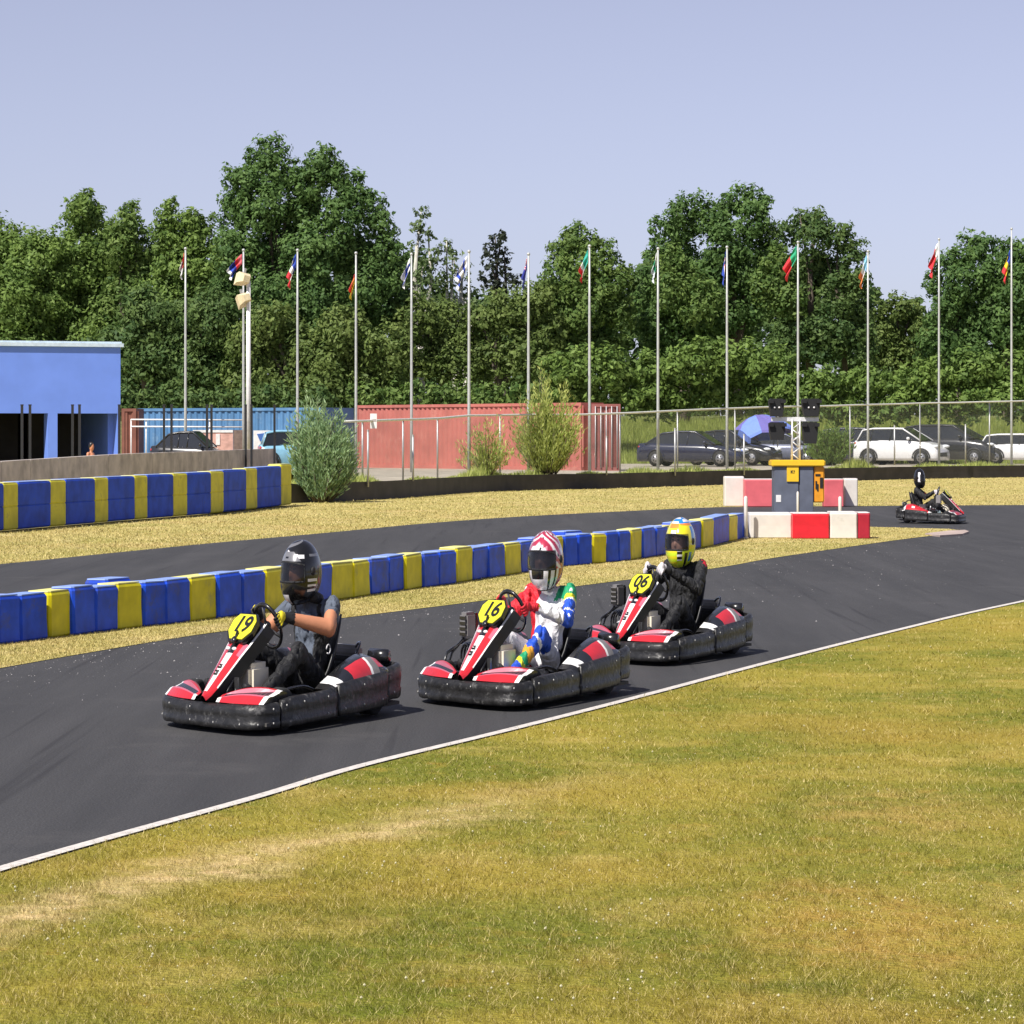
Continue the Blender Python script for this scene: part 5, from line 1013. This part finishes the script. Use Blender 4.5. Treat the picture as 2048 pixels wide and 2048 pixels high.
    # gloved hands closed on the rim
    for k in (0, 1):
        t = TG[k]; rad = (G[k]-Cw).normalized(); n2 = nn; m = MB(); s_ = 1 if k == 0 else -1
        m.ball(G[k]+n2*.036+rad*.012, (.036, .034, .040), KB, 12); cap(m, G[k]+n2*.04, wr[k], .032, .029)
        for q in range(4):
            off = t*((q-1.5)*.0205); L_ = (.92, 1.0, .97, .82)[q]; pts_ = []
            for a in np.linspace(-20, 215*L_, 7): pts_.append(G[k]+off+(n2*math.cos(R(a))+rad*math.sin(R(a)))*.027)
            m.tube(pts_, [.0105, .0105, .010, .0098, .0095, .009, .0085], KB, 8); m.ball(pts_[-1], .0085, KB, 8); m.ball(pts_[1], .0118, KB, 8)
        th = [G[k]+n2*.034-rad*.008+t*.02*(-s_), G[k]+n2*.026-rad*.024+t*.035*(-s_), G[k]+n2*.004-rad*.028+t*.045*(-s_)]; m.tube(th, [.013, .012, .010], KB, 8); m.ball(th[-1], .010, KB, 8)
        gm = remeshed(m, .0045, 2, 'glove'); gm.materials.clear(); ids = {}
        for p in gm.polygons:
            c = Vector(p.center); mt = glove(k, c-G[k], n2, rad, t)
            if mt.name not in ids: ids[mt.name] = len(ids); gm.materials.append(mt)
            p.material_index = ids[mt.name]; p.use_smooth = True
        g = bpy.data.objects.new('hand', gm); C.objects.link(g); g.parent = r
    for k in (0, 1):
        a = an[k]; m = MB(); m.loft([[(a.x-.05+dx, a.y+.045*math.cos(q)*w_, a.z-.05+.02+.055*math.sin(q)*h_+dz) for q in np.linspace(0, 2*PI, 13)[:-1]] for dx, w_, h_, dz in [(-.01, .6, .6, 0), (.02, 1, 1.1, .0), (.08, 1, 1.05, .03), (.14, 1, .85, .07), (.20, .95, .7, .105), (.235, .6, .4, .12)]], BLKC, closed=True, caps=True)
        m.box(a.x-.055, a.x+.0, a.y-.036, a.y+.036, a.z-.10, a.z-.08, WGL if hkw.get('sole') else BLKC); m.build('shoe', r)
    if hkw.get('collar'): 
        m = MB(); m.tube([nk+Vector((.10*math.cos(a)+.01, .115*math.sin(a), .0+.02*math.cos(a))) for a in np.linspace(0, 2*PI, 20)], .036, BLKC, 8, cap=False); m.build('neck_brace', r)
    helmet(r, hd, hkw['yaw'], hpick, hkw.get('dims', (.185, .165, .19)), hkw['vis'], hkw.get('peak', False), hkw.get('pitch', 0))
    if hkw.get('badge'):
        m = MB(); c = Vector(hkw['badge']); m.tube([c+Vector((.028*math.cos(a), 0, .028*math.sin(a))) for a in np.linspace(0, 5.4, 16)], .005, WSUIT, 5); m.build('badge', r)
    bake(r, rz, sx); return r
def c1(b, t, c):
    if b.startswith('uarm'): return TS if t < .56 else SKIN
    if b.startswith('farm'): return SKIN if t < .80 else BLKC
    if b == 'torso':
        if c.z < .30: return BLKC
        if abs(c.y) > .135 and c.z < .53: return BLKC
        if .115 < abs(c.y) < .15 and c.z < .68 and c.x > -.36: return BLKC
        return TS
    return BLKC
def c2(b, t, c):
    nn_ = noise.noise((c.x*13, c.y*13, c.z*13)); t = t+.05*nn_; c = c+Vector((0, .03*nn_, .03*nn_))
    if b in ('uarmL', 'farmL', 'thighL', 'shinL') and noise.noise((c.x*9+4, c.y*9, c.z*9)) > .46: return WSUIT
    if b == 'neck': return HWH
    if b in ('uarmR', 'farmR'): return RSUIT if t > .12 or b == 'farmR' else WSUIT
    if b == 'uarmL': return GSUIT if t < .28 else YSUIT if t < .42 else WSUIT if t < .48 else BSUIT if t < .80 else WSUIT if t < .86 else BSUIT
    if b == 'farmL': return BSUIT if t < .16 else WSUIT if t < .72 else YSUIT if t < .8 else RSUIT
    if b == 'thighL': return WSUIT if t < .72 else YSUIT if t < .58 else WSUIT if t < .64 else BSUIT
    if b == 'shinL': return BSUIT if t < .12 else WSUIT if t < .2 else BSUIT if t < .36 else OSUIT if t < .5 else GSUIT if t < .66 else YSUIT if t < .75 else BSUIT
    if b in ('thighR', 'shinR'): return WSUIT
    if c.y < -.075: return RSUIT
    if c.y > .12 and c.z > .62: return GSUIT
    if c.z < .28 and c.y > .1: return BLKC
    return WSUIT
def c3(b, t, c):
    if b.startswith('uarm') and t < .12 and c.z > .68: return RSUIT
    return BLKC
def c4(b, t, c):
    if b == 'uarmL' and t > .7: return RSUIT
    return BLKC
def g1(k, v, n2, rad, t): return YGL if (v.dot(n2) > .024 and v.dot(t)*1 < .02 and k == 0) or v.dot(rad) > .03 else BLKC
def g2(k, v, n2, rad, t): return RSUIT if v.length < .085 else RSUIT
def g3(k, v, n2, rad, t): return WGL
V = Vector
def at(x, d_): return (px(x, d_), d_, 0)
TH = R(180+54)
L1 = at(566, 18.0); L2 = at(1049, 19.5); L3 = at(1331, 23.1); L4 = at(1861, 58.0)
kart('leading kart with number 19 on its yellow plate, nose pods red', L1, TH, '19', .655, 0)
kart('middle kart with number 16, nearest the white line', L2, TH-R(1), '16', .655, 1)
kart('third kart in the line, numbered 06 on its yellow plate', L3, TH-R(1), '06', .655, 1)
kart('distant red kart rounding the far bend to the right', L4, R(-24), '4', .62, 2)
rider('person in grey T-shirt, bare arms and black helmet driving the leading kart', L1, TH, .655, -.25, 0, c1, h_black, (74, -62), V((-.42, .235, .655)), V((-.34, -.20, .645)), V((-.22, .37, .545)), V((-.10, -.33, .50)), SKIN, g1, dict(yaw=R(-6), vis=.72, dims=(.20, .175, .195), collar=True, sole=True, badge=(-.40, .20, .40), hz=.87))
rider('person in white suit with multicoloured sleeves and a pink striped helmet', L2, TH-R(1), .655, -.36, 0, c2, h_red, (84, -70), V((-.46, .225, .655)), V((-.40, -.21, .645)), V((-.24, .36, .50)), V((-.12, -.33, .48)), SKINP, g2, dict(yaw=R(10), vis=.80, dims=(.195, .175, .195), hz=.875, peak=False))
rider('person all in black with pale gloves and a bright yellow helmet, driving the third kart', L3, TH-R(1), .655, -.33, 0, c3, h_yellow, (38, -38), V((-.44, .225, .665)), V((-.38, -.21, .655)), V((-.18, .33, .52)), V((-.06, -.28, .52)), SKINP, g3, dict(yaw=R(4), vis=.50, dims=(.195, .175, .195), hz=.865))
rider('person in dark suit and black helmet with a white flash, in the distant kart', L4, R(-24), .60, -.36, 0, c4, h_dark, (80, -80), V((-.44, .20, .62)), V((-.42, -.20, .62)), V((-.2, .33, .5)), V((-.12, -.3, .5)), SKINP, g3, dict(yaw=R(-10), vis=.9, dims=(.185, .16, .19), hz=.86))

# bare chested person walking behind the concrete wall
dd = 79; r = thing('person', 'bare shouldered dark haired person walking behind the concrete wall', 'person', (px(181, dd), dd, 0)); ht = pz(886, dd)
m = MB(); k = ht/1.78
def q(x, y, z): return Vector((x*k, y*k, z*k))
cap(m, q(0, 0, .95), q(.02, 0, 1.30), .14, .16); cap(m, q(.0, -.17, 1.42), q(.0, .17, 1.42), .065, .065); cap(m, q(.02, 0, 1.42), q(.05, 0, 1.58), .055, .05); m.ball(q(.06, 0, 1.66), (.095, .075, .115), KB, 12); m.ball(q(.15, 0, 1.65), (.02, .015, .02), KB, 6)
for s in (1, -1): cap(m, q(0, .19*s, 1.40), q(.02+.08*s, .24*s, 1.12), .05, .04); cap(m, q(.02+.08*s, .24*s, 1.12), q(.12+.12*s, .22*s, .88), .038, .028); m.ball(q(.13+.12*s, .22*s, .82), (.03, .02, .06), KB, 8); cap(m, q(0, .09*s, .92), q(.05+.12*s, .10*s, .50), .085, .06); cap(m, q(.05+.12*s, .1*s, .5), q(-.0+.2*s, .1*s, .08), .055, .038); cap(m, q(.2*s, .1*s, .05), q(.14+.2*s, .1*s, .03), .04, .03)
me = remeshed(m, .012, 5); me.materials.clear(); me.materials.append(SKIN); me.materials.append(BLKC)
for p in me.polygons: p.use_smooth = True; p.material_index = 1 if p.center.z < .98*k and abs(p.center.y) < .17*k and p.center.z > .1*k else 0
o = bpy.data.objects.new('body', me); C.objects.link(o); o.parent = r
m = MB(); m.ball(q(.035, 0, 1.70), (.10, .085, .10), EYE_, 12); m.build('hair', r); bake(r, R(-25), .72)
